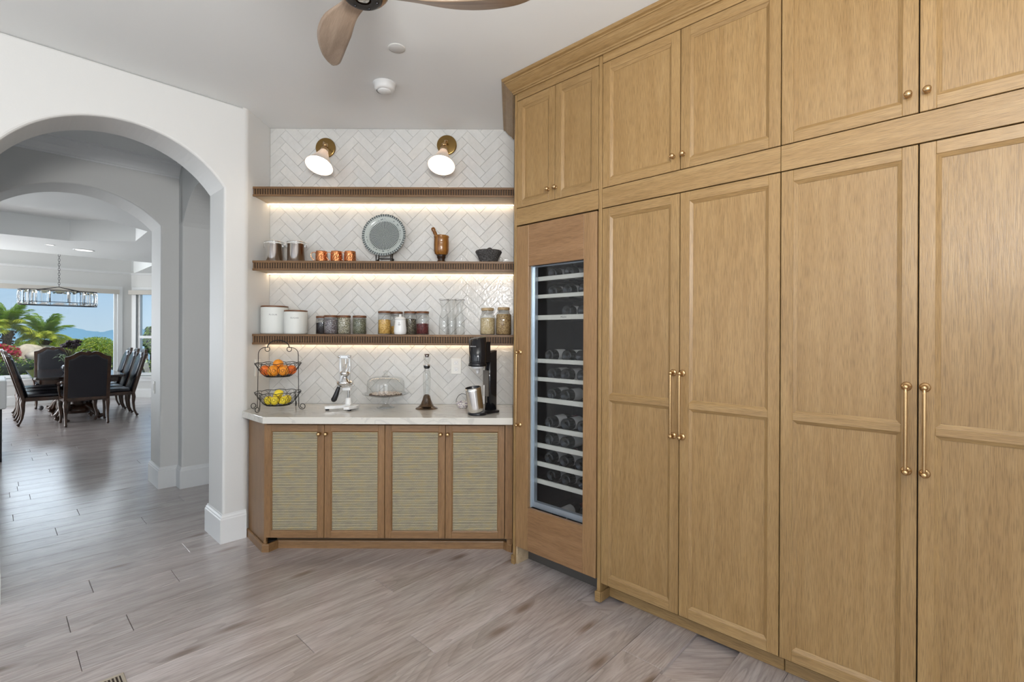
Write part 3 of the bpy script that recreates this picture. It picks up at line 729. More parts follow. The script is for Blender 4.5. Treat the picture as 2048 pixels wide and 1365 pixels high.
# ---- base cabinet under the counter
BC = thing('base_cabinet', 'oak base cabinet with four woven-panel doors under the marble counter', 'cabinet', (0, 0, 0))
fy = 3.29
wv = MB()
pw, ph = .302, .668; nx, nz = 50*3, 58*5
vs = []; fs = []
for j in range(nz+1):
    for i in range(nx+1):
        u_ = i/nx; v_ = j/nz; row = v_*58; rr = int(min(row, 57.999)); fr = row-rr
        ph_ = u_*50+(rr % 2)*.5
        hgt = .0034*math.sin(PI*fr)**.7*(.30+.70*abs(math.sin(PI*ph_)))
        vs.append((u_*pw, -hgt, v_*ph))
for j in range(nz):
    for i in range(nx): fs.append((j*(nx+1)+i, j*(nx+1)+i+1, (j+1)*(nx+1)+i+1, (j+1)*(nx+1)+i))
wv.add(vs, fs)
def weave_mat():
    m, t, b, o = nodes('woven_rush'); N = t.nodes.new; L = t.links.new
    tc = N('ShaderNodeTexCoord'); mp = N('ShaderNodeMapping'); mp.inputs['Scale'].default_value = (9, 1, 22); L(tc.outputs['Object'], mp.inputs[0])
    n = N('ShaderNodeTexNoise'); n.inputs['Scale'].default_value = 1.5; n.inputs['Detail'].default_value = 5; L(mp.outputs[0], n.inputs['Vector'])
    r = N('ShaderNodeValToRGB'); c = r.color_ramp; c.elements[0].position = .32; c.elements[0].color = (.46, .40, .29, 1); c.elements[1].position = .72; c.elements[1].color = (.60, .48, .25, 1)
    e = c.elements.new(.5); e.color = (.54, .475, .32, 1)
    L(n.outputs['Fac'], r.inputs[0])
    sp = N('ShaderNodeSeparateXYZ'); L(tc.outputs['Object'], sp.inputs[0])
    mr = N('ShaderNodeMapRange'); mr.inputs['From Min'].default_value = -.0027; mr.inputs['From Max'].default_value = -.0010; mr.inputs['To Min'].default_value = 1; mr.inputs['To Max'].default_value = .28  # weave darkened by depth: shade in the gaps put into the colour
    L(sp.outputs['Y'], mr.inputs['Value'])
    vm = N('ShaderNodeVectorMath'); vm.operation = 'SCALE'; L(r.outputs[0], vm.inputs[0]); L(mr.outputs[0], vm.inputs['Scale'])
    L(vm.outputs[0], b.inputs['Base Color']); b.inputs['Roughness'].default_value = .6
    return m
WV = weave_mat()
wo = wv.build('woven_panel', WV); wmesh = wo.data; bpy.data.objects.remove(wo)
xs = [(-1.657, -1.2585), (-1.2555, -.8520), (-.8490, -.4455), (-.4425, -.046)]
for i, (a_, b_) in enumerate(xs):
    m, pans, rec = door_frame(b_-a_, .093, .853, (), st=.043, ml=.006, rec=.009)
    d = m.build('door', [OVB, OHB], BC); d.location = (a_, fy, 0)
    p = pans[0]
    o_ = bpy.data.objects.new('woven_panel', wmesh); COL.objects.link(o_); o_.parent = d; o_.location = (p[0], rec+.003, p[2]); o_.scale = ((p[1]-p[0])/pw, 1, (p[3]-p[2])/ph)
    MB().box(p[0]-.003, p[1]+.003, rec+.0032, rec+.006, p[2]-.003, p[3]+.003).build('backing', mat('rush_backing', (.12, .10, .06), .8), d)
    kx = (b_-a_-.030) if i % 2 == 0 else .018
    kx = [-1.290+1.657, -1.243+1.2555, -.474+.849, -.427+.4425][i]
    knob(d, kx, .794, r=.0135)
MB().prism([(-1.645, fy+.026), (-.005, fy+.026), (-.005, 3.857), (-1.905, 3.857), (-1.905, 3.575)], .10, .868).build('body', GAP, BC)
m = MB().prism([(-1.660, fy+.001), (-1.645, fy+.001), (-1.645, fy+.024), (-1.885, 3.572), (-1.906, 3.572), (-1.906, 3.555)], .0, .868); m.build('angled_side', OVB, BC)
MB().rbox(-.042, .009, fy+.001, fy+.024, .093, .868, .001).box(-.030, .009, fy+.02, fy+.10, 0, .093).build('filler', OVB, BC)
MB().rbox(-1.657, -.043, fy+.002, fy+.024, .8555, .868, .001).build('top_rail', OHB, BC)
MB().box(-1.61, -.03, fy+.085, fy+.10, 0, .10).build('toe_kick', mat('oak_shade', (.16, .10, .055), .6), BC)
m = MB().sweep([(-1.908, 3.553), (-1.662, fy-.002), (-1.628, fy-.002), (-1.596, fy+.066), (-.048, fy+.066), (-.020, fy+.03), (.0085, fy+.01)], [(0, 0), (.011, 0), (.011, .046), (.008, .052), (0, .055)], side=-1)
m.build('base_moulding', OHB, BC)
m = MB().prism([(-1.9105, 3.475), (-1.640, 3.228), (.0095, 3.228), (.0095, 3.857), (-1.9105, 3.857)], .870, .915)
ct = m.build('countertop', MARBLE, bevel=.003); tag(ct, 'pale marble worktop with faint grey veins under the lowest shelf', 'worktop')
# ---- three shelves
REED = OD
for i, (zb, zt, lab) in enumerate(((2.477, 2.549, 'empty topmost oak shelf with a reeded front edge below the wall lamps'),
                                   (1.931, 2.004, 'middle oak shelf with reeded front carrying canisters, mugs and the plate'),
                                   (1.385, 1.463, 'lowest oak shelf with reeded front carrying storage jars'))):
    r = thing('floating_shelf', lab, 'shelf', (XL, 3.606, zb), 0, 'oak shelves with reeded fronts on the tiled wall')
    wd = -XL+.0095; hh = zt-zb; x0 = -.006
    m = MB().box(.001, wd, .014, .250, .004, hh-.001); m.build('board', OPALE, r)
    m = MB().rbox(x0, wd, 0, .014, 0, .015, .001).rbox(x0, wd, -.0005, .0139, hh-.016, hh, .001).box(.0012, wd, .0142, .249, hh-.001, hh)
    m.build('front_edge', OD, r)
    MB().box(x0+.002, wd, .0095, .0135, .0152, hh-.0162).build('groove_back', mat('groove_painted_shade', (.035, .018, .008), .6), r)  # dark strip added behind the reeds, shade between them put into its colour
    rd = MB(); n_ = 104; pch = (wd-x0-.004)/n_
    for k in range(n_):
        xc = x0+.004+pch*(k+.5); rr = pch*.30
        pr = [(xc+rr*math.cos(a2), .008-rr*math.sin(a2)) for a2 in [0, PI/5, 2*PI/5, 3*PI/5, 4*PI/5, PI]]
        rd.prism(pr+[(xc-rr, .0086), (xc+rr, .0086)], .015, hh-.016, smooth=False)
    rd.build('reeding', OD, r, kind='stuff')
    MB().box(.004, wd-.002, .224, .234, -.0015, .003).build('light_strip', emit('warm_led', (1, .80, .56), 11), r)

# ============================================================ WALL LAMPS
SHADE = None
def shade_mat():
    m, t, b, o = nodes('frosted_shade')
    b.inputs['Base Color'].default_value = (.80, .73, .66, 1); b.inputs['Roughness'].default_value = .35
    b.inputs['Transmission Weight'].default_value = .0
    N = t.nodes.new; tl = N('ShaderNodeBsdfTranslucent'); tl.inputs[0].default_value = (.85, .7, .55, 1)
    mx = N('ShaderNodeMixShader'); mx.inputs[0].default_value = .10
    t.links.new(b.outputs[0], mx.inputs[1]); t.links.new(tl.outputs[0], mx.inputs[2]); t.links.new(mx.outputs[0], o.inputs[0])
    return m
SHADE = shade_mat()
def sconce(plate, mouth, axis, lab):
    r = thing('wall_lamp', lab, 'lamp', tuple(plate), 0, 'brass wall lamps on the tiles')
    P0 = Vector((0, 0, 0)); ax = Vector(axis).normalized(); mo = mouth-plate; nk = mo-ax*.150
    m = MB().lathe([(0, 0), (.074, 0), (.078, .003), (.078, .012), (.075, .016), (.070, .017), (0, .0185)], 40, 0, rm((0, 0, 0), (0, -1, 0)))
    m.build('back_plate', BRASSD, r)
    m = MB(); elbow = Vector((nk.x-ax.x*.02, nk.y-ax.y*.02, nk.z+.045))
    m.tube([P0+Vector((.004, -.015, .012)), P0+Vector((.004, -.05, .012)), (P0+Vector((.004, -.05, .012))+elbow)/2+Vector((0, -.02, .01)), elbow], .006, 10)
    m.ball(tuple(elbow), .015, 14, 8).ball((.004, -.05, .012), .012, 12, 8)
    m.lathe([(0, 0), (.009, 0), (.009, .03), (.013, .032), (.013, .036), (0, .037)], 14, 0, rm(tuple(elbow-Vector((.02, 0, 0))), (1, 0, 0)))
    m.tube([tuple(elbow), tuple(nk-ax*.01)], .008, 10)
    m.build('arm', BRASS, r)
    m = MB().lathe([(0, -.018), (.022, -.018), (.028, -.012), (.029, .012), (.026, .016)], 24, 0, rm(tuple(nk), tuple(ax)))
    m.build('socket', BRASS, r)
    R_ = .102
    prof_ = [(.026, .0), (.030, .012), (.040, .038), (.056, .075), (.076, .112), (.094, .140), (R_, .150)]
    inn = [(p[0]-.003, p[1]+.001) for p in prof_]
    m = MB().lathe(prof_+[(R_, .152), (R_-.003, .152)]+inn[::-1], 40, 0, rm(tuple(nk), tuple(ax)))
    sh_ = m.build('lamp_shade', SHADE, r)
    m = MB().lathe([(0, .0), (.012, .0), (.016, .02), (.031, .05), (.037, .075), (.034, .098), (.022, .114), (0, .119)], 20, 0, rm(tuple(nk), tuple(ax)))
    m.build('bulb', emit('bulb_glow', (1, .90, .76), 60), r)
    return r
pl1 = pt(652.2, 297, YT); pl1.y = YT-.001; pl2 = pt(894, 291.5, YT); pl2.y = YT-.001
sconce(pl1, pt(638.3, 331.4, 3.63), (-.10, -.42, -.9), 'left brass wall lamp with a bell shade above the topmost shelf')
sconce(pl2, pt(882.8, 330.8, 3.63), (-.05, -.42, -.9), 'right brass wall lamp with a bell shade, nearer the oak cupboards')

# ============================================================ CEILING FITTINGS
p = onz(769.5, 168, CZ)
r = thing('smoke_detector', 'white round smoke detector on the ceiling', 'smoke detector', (p.x, p.y, CZ))
MB().lathe([(0, 0), (.074, 0), (.074, -.006), (.066, -.009), (.064, -.034), (.055, -.044), (.046, -.046), (0, -.046)], 36).build('housing', WHITEP, r)
MB().lathe([(0, -.046), (.044, -.046), (.040, -.053), (0, -.054)], 30).build('cover', WHITEP, r)
m = MB()
for k in range(9):
    a_ = 1.9+k*.19; m.box(-.006, .006, -.0015, .0015, -.0475, -.0455, M=Matrix.Rotation(a_, 4, 'Z') @ Matrix.Translation((.050, 0, 0)) @ Matrix.Rotation(PI/2, 4, 'Z'))
m.build('vent_slot', mat('slot_grey', (.08, .08, .09), .6), r, kind='stuff')
p = onz(793.5, 96, CZ)
r = thing('ceiling_cover', 'flat white disc cover on the ceiling beside the fan blades', 'cover', (p.x, p.y, CZ))
MB().lathe([(0, 0), (.046, 0), (.046, -.003), (.043, -.005), (0, -.005)], 32).build('disc', PAINT, r)
MB().lathe([(.046, 0), (.048, -.001), (.048, -.0035), (.046, -.004)], 32).build('rim', PLATE, r)

# ceiling fan, three carved blades at rest
FZ = 2.75
f0 = onz(726, -10, FZ)
FAN = thing('ceiling_fan', 'wooden three-blade ceiling fan with a black motor cap', 'fan', (f0.x, f0.y, FZ))
WB = wood('fan_walnut', 0, (.22, .15, .10), (.33, .235, .165), (.42, .31, .225), .35, 1.5, pore=.2, rnd=False)
WH = mat('fan_hub_wood', (.26, .13, .035), .35, var=.25, vscale=9)
m = MB(); m.lathe([(0, -.004), (.082, -.004), (.094, .010), (.098, .035), (.094, .06), (.06, .075), (0, .08)], 36); m.build('hub', WH, FAN)
m = MB(); m.lathe([(.030, -.018), (.034, -.020), (.060, -.0195), (.070, -.014), (.073, -.0035), (.03, -.0035)], 36); cp_ = m.build('motor_cap', mat('fan_black', (.02, .018, .017), .45), FAN)
m = MB(); m.lathe([(0, -.019), (.020, -.0185), (.029, -.013), (.030, -.004), (0, -.004)], 24); m.build('centre_cap', STEEL, cp_)
for k in range(6):
    a_ = k*PI/3+.35; MB().ball((.052*math.cos(a_), .052*math.sin(a_), -.0195), .0055, 8, 6).build('screw', mat('screw_dark', (.05, .05, .055), .3, 1), cp_)
MB().lathe([(0, .08), (.075, .08), (.080, .10), (.080, .17), (.06, .2), (.017, .21), (.016, CZ-FZ-.04), (.06, CZ-FZ-.02), (.065, CZ-FZ), (0, CZ-FZ)], 30).build('motor', mat('fan_black', (0, 0, 0)), FAN)
def blade(ang):
    m = MB(); n_ = 26; k_ = 9; vs = []; fs = []
    for i in range(n_+1):
        t_ = i/n_; x = .05+t_*.60
        wid = .060+.095*math.sin(PI*min(1, t_*1.02)**.9)*(.55+.45*t_)
        if t_ > .86: wid *= math.sqrt(max(0.02, 1-((t_-.86)/.14)**2))
        q_ = min(1, t_/.42); q_ = q_*q_*(3-2*q_); wid = .072*(1-q_)+wid*q_
        sweep_ = .045*math.sin(t_*PI)*1.0-.015*t_
        tw_ = .50*(1-t_)*math.sin(min(1, t_*3)*PI/2)+.14; zc = .018+.03*t_*t_
        for j in range(k_+1):
            v_ = -1+2*j/k_; yy = v_*wid/2
            vs.append((x, sweep_+yy*math.cos(tw_), zc+yy*math.sin(tw_)))
    for i in range(n_):
        for j in range(k_):
            a_ = i*(k_+1)+j; fs.append((a_, a_+1, a_+k_+2, a_+k_+1))
    m.add(vs, fs, 0, True)
    o_ = m.build('blade', WB, FAN); o_.rotation_euler = (0, 0, ang)
    s_ = o_.modifiers.new('thick', 'SOLIDIFY'); s_.thickness = .011; s_.offset = 0
for a_ in (math.radians(8), math.radians(121), math.radians(245)): blade(a_)

# ============================================================ SHELF GOODS
SH1, SH2, CTZ = 2.0042, 1.4632, .9152
def X_at(px, Y): return (px-X0)/FPX*Y
def grains(name, cols, scale=250, rough=.6, bump=.6):
    if name in MATS: return MATS[name]
    m, t, b, o = nodes(name); N = t.nodes.new; L = t.links.new
    tc = N('ShaderNodeTexCoord'); v = N('ShaderNodeTexVoronoi'); v.inputs['Scale'].default_value = scale; L(tc.outputs['Object'], v.inputs['Vector'])
    sp = N('ShaderNodeSeparateColor'); L(v.outputs['Color'], sp.inputs[0])
    r = N('ShaderNodeValToRGB'); r.color_ramp.interpolation = 'CONSTANT'; c = r.color_ramp
    c.elements[0].position = 0; c.elements[0].color = (*cols[0], 1); c.elements[1].position = 1/len(cols); c.elements[1].color = (*cols[1], 1)
    for i in range(2, len(cols)): e = c.elements.new(i/len(cols)); e.color = (*cols[i], 1)
    L(sp.outputs[0], r.inputs[0]); L(r.outputs[0], b.inputs['Base Color']); b.inputs['Roughness'].default_value = rough
    bp = N('ShaderNodeBump'); bp.inputs['Strength'].default_value = bump; bp.inputs['Distance'].default_value = .004; bp.invert = True
    L(v.outputs['Distance'], bp.inputs['Height']); L(bp.outputs[0], b.inputs['Normal']); MATS[name] = m; return m
INK = mat('ink', (.10, .10, .10), .6)
STONE = mat('stoneware', (.66, .67, .64), .45, bump=.03)
LIDW = mat('acacia_lid', (.16, .065, .028), .4, var=.35, vscale=30)
LIDB = mat('bamboo_lid', (.42, .30, .16), .45, var=.15, vscale=30)
# two stoneware canisters
for wd_, px, Y, r_, h_, lab in (('FLOUR', 546.8, 3.74, .097, .205, 'larger white stoneware canister lettered FLOUR on the lowest shelf'), ('SUGAR', 591.5, 3.69, .083, .170, 'smaller white stoneware canister lettered SUGAR on the lowest shelf')):
    x = -1.812 if wd_ == 'FLOUR' else X_at(px, Y)
    r = thing('canister', lab, 'canister', (x, Y, SH2), 0, 'stoneware canisters')
    MB().lathe([(0, 0), (r_*.93, 0), (r_*.985, .004), (r_, .012), (r_, h_-.010), (r_*.985, h_-.004), (r_*.9, h_-.003), (0, h_-.003)], 48).build('jar_body', STONE, r)
    MB().lathe([(0, h_-.0028), (r_*.99, h_-.0028), (r_*.995, h_), (r_*.995, h_+.006), (r_*.97, h_+.008), (0, h_+.008)], 48).build('lid', LIDW, r)
    ang = math.atan2(-Y, -x)-.12
    text_mesh(wd_, .0155, INK, r, wrap=(r_+.0002, ang), M=Matrix.Translation((0, 0, h_*.70)))
# spice jars
def jar(px, Y, r_, h_, fill, fmat, lab, grp, lid=LIDW, z=SH2, lid_h=.016, neck=None, name='storage_jar', cork=False):
    r = thing(name, lab, 'jar', (X_at(px, Y), Y, z), 0, grp)
    if neck is None:
        body = [(0, .0015), (r_*.9, .0015), (r_, .006), (r_, h_-lid_h-.008), (r_*.93, h_-lid_h-.001)]
        lr = r_*1.0
    else:
        body = [(0, .0015), (r_*.92, .0015), (r_, .008), (r_, h_*.66), (r_*.93, h_*.74), (neck, h_*.80), (neck, h_-lid_h-.001)]; lr = neck*1.08
    MB().lathe(body, 32).build('glass_body', JAR, r)
    MB().lathe([(0, h_-lid_h), (lr*.97, h_-lid_h), (lr, h_-lid_h+.002), (lr, h_-.002), (lr*.97, h_), (0, h_)], 32).build('lid', lid, r)
    if neck is None: MB().lathe([(lr*.80, h_-lid_h-.009), (lr*.91, h_-lid_h-.009), (lr*.91, h_-lid_h-.0005), (0, h_-lid_h-.0005), (0, h_-lid_h-.009), (lr*.8, h_-lid_h-.009)], 24).build('seal', mat('seal_grey', (.35, .35, .36), .3), r)
    ri = r_-.0035; top = fill*h_
    MB().lathe([(0, .005), (ri*.9, .005), (ri, .010), (ri, top), (ri*.6, top+.004), (0, top+.002)], 28).build('contents', fmat, r, kind='stuff')
    return r
g1 = 'small lidded glass jars left of the centre on the lowest shelf'
jar(645, 3.785, .048, .140, .62, grains('black_beans', [(.012, .01, .012), (.03, .025, .03), (.02, .015, .02)]), 'small glass jar of black beans, leftmost of the wooden lidded jars', g1)
jar(661.5, 3.675, .0495, .142, .78, grains('grey_seeds', [(.05, .04, .05), (.22, .2, .22), (.1, .07, .07), (.35, .33, .34)]), 'small glass jar of dark grey and white seeds, wooden lid', g1)
jar(688, 3.705, .0495, .142, .90, grains('mixed_grain', [(.5, .45, .32), (.3, .28, .18), (.62, .6, .52), (.12, .11, .07)]), 'small glass jar filled to the lid with pale mixed grain', g1)
jar(719, 3.70, .0505, .141, .84, grains('green_lentils', [(.10, .11, .05), (.2, .2, .13), (.04, .045, .02), (.3, .3, .24)]), 'small glass jar of dark green lentils, rightmost of the four low jars', g1)
g2 = 'taller lidded glass jars at the middle of the lowest shelf'
jar(769, 3.72, .0485, .177, .62, grains('dry_pasta', [(.62, .36, .08), (.75, .5, .16), (.5, .28, .06)], 150), 'tall glass jar of golden dried pasta with a dark wooden lid', g2)
jar(793, 3.795, .0475, .177, .35, MATS['dry_pasta'], 'tall glass jar behind the small white ceramic jar', g2)
jar(820.5, 3.74, .0475, .177, .66, grains('dark_beans', [(.02, .012, .012), (.12, .11, .06), (.05, .03, .03), (.28, .25, .17)]), 'tall glass jar of dark mixed beans right of the white ceramic jar', g2)
jar(845, 3.715, .0485, .176, .46, grains('red_beans', [(.10, .012, .012), (.18, .03, .03), (.06, .008, .01)]), 'tall glass jar half full of dark red beans', g2)
g3 = 'wide jars at the right end of the lowest shelf'
jar(975, 3.70, .056, .203, .62, grains('rolled_oats', [(.62, .5, .28), (.5, .38, .2), (.7, .6, .4)], 190), 'wide necked jar of pale oats with a light wooden lid', g3, lid=LIDB, neck=.044, lid_h=.02)
jar(1007, 3.70, .0585, .208, .74, grains('brown_grain', [(.42, .28, .12), (.24, .14, .06), (.52, .38, .19)], 210), 'rightmost wide necked jar of brown grain against the oak cupboard', g3, lid=LIDB, neck=.042, lid_h=.02)
# small white ceramic jar
r = thing('ceramic_jar', 'small white ceramic jar with a knob lid and faint printed mark', 'jar', (X_at(800.5, 3.655), 3.655, SH2))
MB().lathe([(0, 0), (.038, 0), (.044, .006), (.047, .025), (.046, .05), (.042, .075), (.040, .095), (.041, .108), (.036, .112), (0, .112)], 32).build('jar_body', WHITEP, r)
MB().lathe([(0, .1125), (.041, .1125), (.040, .120), (.03, .128), (.012, .132), (.009, .138), (.011, .145), (.008, .150), (0, .151)], 28).build('lid', WHITEP, r)
m = MB(); a0 = math.atan2(-1, .22)-.2
for k, (z_, l_) in enumerate(((.088, .010), (.083, .004), (.078, .012), (.072, .020), (.068, .014))):
    for q_ in range(5):
        a_ = a0+(q_-2)*l_/5/.044; a2 = a_+l_/5/.044*.8
        m.add([(.0445*math.cos(a_), .0445*math.sin(a_), z_), (.0445*math.cos(a2), .0445*math.sin(a2), z_), (.0445*math.cos(a2), .0445*math.sin(a2), z_+.0022), (.0445*math.cos(a_), .0445*math.sin(a_), z_+.0022)], [(0, 1, 2, 3)])
m.build('printed_mark', INK, r, kind='stuff')
# three glass carafes
for px, Y, h_, lab in ((888, 3.70, .268, 'left glass carafe with a flared rim on the lowest shelf'), (903, 3.79, .275, 'middle glass carafe with a flared rim, set back'), (919, 3.695, .268, 'right glass carafe with a flared rim on the lowest shelf')):
    r = thing('glass_carafe', lab, 'carafe', (X_at(px, Y), Y, SH2), 0, 'glass carafes on the lowest shelf')
    MB().lathe([(0, .003), (.036, .003), (.039, .008), (.038, h_*.40), (.033, h_*.52), (.021, h_*.64), (.020, h_*.70), (.026, h_*.84), (.037, h_*.985)], 32).build('glass_body', JAR, r)
    m = MB(); n_ = 36
    m.tube([(.038*math.cos(2*PI*k/n_), .038*math.sin(2*PI*k/n_), h_*.985+.003*math.sin(4*PI*k/n_)) for k in range(n_)], .0013, 6, closed=True)
    m.build('rim', mat('smoked_rim', (.12, .10, .09), .15), r)
# middle shelf: steel canisters
for px, lab in ((548, 'left brushed steel canister with clamp lid on the middle shelf'), (592, 'right brushed steel canister with clamp lid, next to the copper mugs')):
    Y = 3.715; r_ = .0635
    r = thing('steel_canister', lab, 'canister', (X_at(px, Y), Y, SH1), 0, 'steel canisters on the middle shelf')
    MB().lathe([(0, 0), (r_-.002, 0), (r_, .003), (r_, .135), (r_+.003, .1365), (r_+.003, .140), (r_, .1415), (0, .1415)], 44).build('canister_body', STEEL, r)
    MB().lathe([(r_-.001, .1418), (r_+.004, .143), (r_+.004, .147), (r_, .149), (0, .149)], 40).build('seal', mat('clear_seal', (.75, .74, .70), .3), r)
    MB().lathe([(0, .1492), (r_+.005, .1492), (r_+.006, .152), (r_+.004, .1565), (r_-.01, .1605), (0, .162)], 44).build('lid', CHROME, r)
    for sgn in (1, -1):
        m = MB(); x = sgn*(r_+.006)
        m.tube([(x-sgn*.004, -.012, .156), (x+sgn*.006, -.012, .148), (x+sgn*.007, -.012, .128), (x+sgn*.010, 0, .112), (x+sgn*.007, .012, .128), (x+sgn*.006, .012, .148), (x-sgn*.004, .012, .156)], .0014, 6)
        if sgn > 0: m.tube([(x+.004, -.006, .125), (x+.016, -.004, .135), (x+.022, 0, .150)], .0016, 6).box(x-.004, x+.002, -.006, .006, .118, .130)
        else: m.box(x-.002, x+.004, -.006, .006, .118, .130)
        m.build('clamp', CHROME, r)
# copper mugs
COP = mat('hammered_copper', (.62, .24, .10), .18, 1, bump=.9, bscale=75)
for px, lab in ((642.5, 'leftmost hammered copper mug'), (672.5, 'middle hammered copper mug'), (699.5, 'rightmost hammered copper mug, next to the plate')):
    Y = 3.70
    r = thing('copper_mug', lab, 'mug', (X_at(px, Y), Y, SH1), 0, 'hammered copper mugs')
    MB().lathe([(0, 0), (.039, 0), (.0425, .004), (.044, .02), (.0435, .05), (.041, .078), (.0415, .084), (.0400, .0845), (.039, .078), (.0395, .01), (0, .006)], 36).build('mug_body', COP, r)
    MB().tube([(-.040, -.006, .070), (-.052, -.008, .078), (-.068, -.011, .074), (-.077, -.012, .058), (-.074, -.012, .040), (-.060, -.009, .022), (-.046, -.007, .008)], .0032, 8).build('handle', mat('polished_copper', (.75, .38, .2), .12, 1), r)
# plate on easel
def plate_mat():
    m, t, b, o = nodes('patterned_glaze'); N = t.nodes.new; L = t.links.new
    tc = N('ShaderNodeTexCoord'); sp = N('ShaderNodeSeparateXYZ'); L(tc.outputs['Object'], sp.inputs[0])
    def M(op, a, b_=None, v=None):
        n = N('ShaderNodeMath'); n.operation = op; L(a, n.inputs[0])
        if b_ is not None: L(b_, n.inputs[1])
        if v is not None: n.inputs[1].default_value = v
        return n.outputs[0]
    x2 = M('MULTIPLY', sp.outputs[0], sp.outputs[0]); y2 = M('MULTIPLY', sp.outputs[1], sp.outputs[1]); rad = M('SQRT', M('ADD', x2, y2))
    th = N('ShaderNodeMath'); th.operation = 'ARCTAN2'; L(sp.outputs[1], th.inputs[0]); L(sp.outputs[0], th.inputs[1]); tt_ = M('MULTIPLY', th.outputs[0], v=28); rk_ = M('MULTIPLY', rad, v=540)
    w1 = M('SINE', M('ADD', tt_, rk_)); w2 = M('SINE', M('SUBTRACT', rk_, tt_)); e1 = M('GREATER_THAN', M('MULTIPLY', w1, w2), v=.10)
    inner = M('LESS_THAN', rad, v=.116); rim = M('GREATER_THAN', rad, v=.150)
    v2 = N('ShaderNodeTexVoronoi'); v2.inputs['Scale'].default_value = 62; L(tc.outputs['Object'], v2.inputs['Vector'])
    dots = M('GREATER_THAN', v2.outputs['Distance'], v=.26)
    mid = M('SUBTRACT', M('LESS_THAN', rad, v=.136), M('LESS_THAN', rad, v=.122))
    darkmid = M('MULTIPLY', M('SUBTRACT', mid, M('MULTIPLY', mid, dots)), mid)
    both = M('MAXIMUM', inner, rim)
    darkin = M('MULTIPLY', both, M('SUBTRACT', both, e1)); 
    tot = M('MAXIMUM', M('MAXIMUM', darkin, v=0), darkmid)
    mx = N('ShaderNodeMix'); mx.data_type = 'RGBA'; mx.inputs[6].default_value = (.44, .48, .46, 1); mx.inputs[7].default_value = (.035, .045, .05, 1)
    L(tot, mx.inputs[0]); L(mx.outputs[2], b.inputs['Base Color']); b.inputs['Roughness'].default_value = .2
    return m
Yp = 3.795; c_ = pt(768.6, 471.4, Yp)
r = thing('serving_plate', 'large round scalloped plate with grey speckled pattern on a black stand', 'plate', tuple(c_)); r.rotation_euler = (PI/2-.17, 0, 0)
m = MB(); n_ = 120; vs = []; fs = []; rr = [0, .06, .112, .118, .124, .140, .155, .164, .166, .163, .12, .105, 0]; zz = [0, 0, 0, .002, .008, .013, .016, .0185, .017, .014, .003, -.004, -.004]
for k in range(n_):
    a_ = 2*PI*k/n_
    for i in range(len(rr)):
        s_ = 1+(.022*abs(math.sin(12*a_)) if rr[i] > .15 else 0); vs.append((rr[i]*s_*math.cos(a_), rr[i]*s_*math.sin(a_), zz[i]))
nr = len(rr)
for k in range(n_):
    for i in range(nr-1): fs.append((k*nr+i, ((k+1) % n_)*nr+i, ((k+1) % n_)*nr+i+1, k*nr+i+1))
m.add(vs, fs, 0, True); m.build('plate_dish', plate_mat(), r)
r = thing('plate_stand', 'small black wire easel holding the speckled plate', 'stand', (c_.x, 3.77, SH1))
for sx_ in (-.050, .062):
    m = MB(); m.tube([(sx_*.9, .055, .10), (sx_, .035, .010), (sx_, .03, .006), (sx_, -.012, .006), (sx_+.002, -.022, .014), (sx_+.002, -.026, .040), (sx_, -.020, .064), (sx_, -.015, .056)], .0048, 8)
    m.tube([(sx_, -.004, .006), (sx_+.010, -.010, .030), (sx_+.018, -.016, .036), (sx_+.022, -.022, .020), (sx_+.026, -.026, .006), (sx_+.034, -.026, .005)], .0042, 8)
    m.build('leg', BLACKM, r)
MB().tube([(-.045, .054, .05), (.056, .054, .05)], .004, 6).build('crossbar', BLACKM, r)
# wooden mortar and pestle
WM = wood('mortar_wood', 2, (.07, .022, .005), (.24, .095, .018), (.40, .19, .045), .14, 1.6, pore=.15, rnd=False); WMD = mat('mortar_dark', (.03, .015, .008), .2)
Y = 3.72; r = thing('mortar', 'turned wooden mortar with a dark waist on the middle shelf', 'mortar', (X_at(882, Y), Y, SH1))
MB().lathe([(.038, .063), (.050, .072), (.0565, .095), (.057, .15), (.0545, .192), (.0575, .196), (.0575, .206), (.054, .210), (.048, .206), (.046, .12), (0, .085)], 40).build('bowl', WM, r)
MB().lathe([(.0, .014), (.034, .014), (.028, .022), (.0275, .034), (.033, .042), (.034, .054), (.040, .064), (0, .064)], 36).build('waist', WMD, r)
MB().lathe([(0, 0), (.044, 0), (.045, .004), (.042, .010), (.034, .0145), (0, .0145)], 36).build('foot', WM, r)
r = thing('pestle', 'turned wooden pestle leaning out of the mortar', 'pestle', (X_at(882, Y), Y, SH1+.085))
d_ = Vector((-.078, .0, .172)); 
MB().lathe([(0, 0), (.017, .003), (.021, .02), (.018, .045), (.012, .09), (.0125, .135), (.015, .165), (.012, .172), (.015, .178), (.016, .195), (.010, .203), (0, .204)], 24, 0, rm((.016, 0, .002), tuple(d_))).build('pestle_body', WM, r)
# stone molcajete
VS = mat('volcanic_stone', (.085, .080, .078), .9, bump=1.8, bscale=110, var=.9, vscale=110)
Y = 3.72; r = thing('stone_mortar', 'rough black stone mortar bowl at the right end of the middle shelf', 'mortar', (X_at(976.5, Y), Y, SH1))
MB().lathe([(0, .004), (.060, 0), (.066, .006), (.070, .025), (.082, .055), (.097, .078), (.101, .088), (.095, .097), (.085, .096), (.06, .06), (0, .045)], 48).build('bowl', VS, r)
m = MB().ball((0.008, 0, .104), .022, 16, 10, sc=(1, 1, .85)).ball((0.008, 0, .08), .03, 14, 8, sc=(1, 1, 1)); m.build('grinding_stone', VS, r)

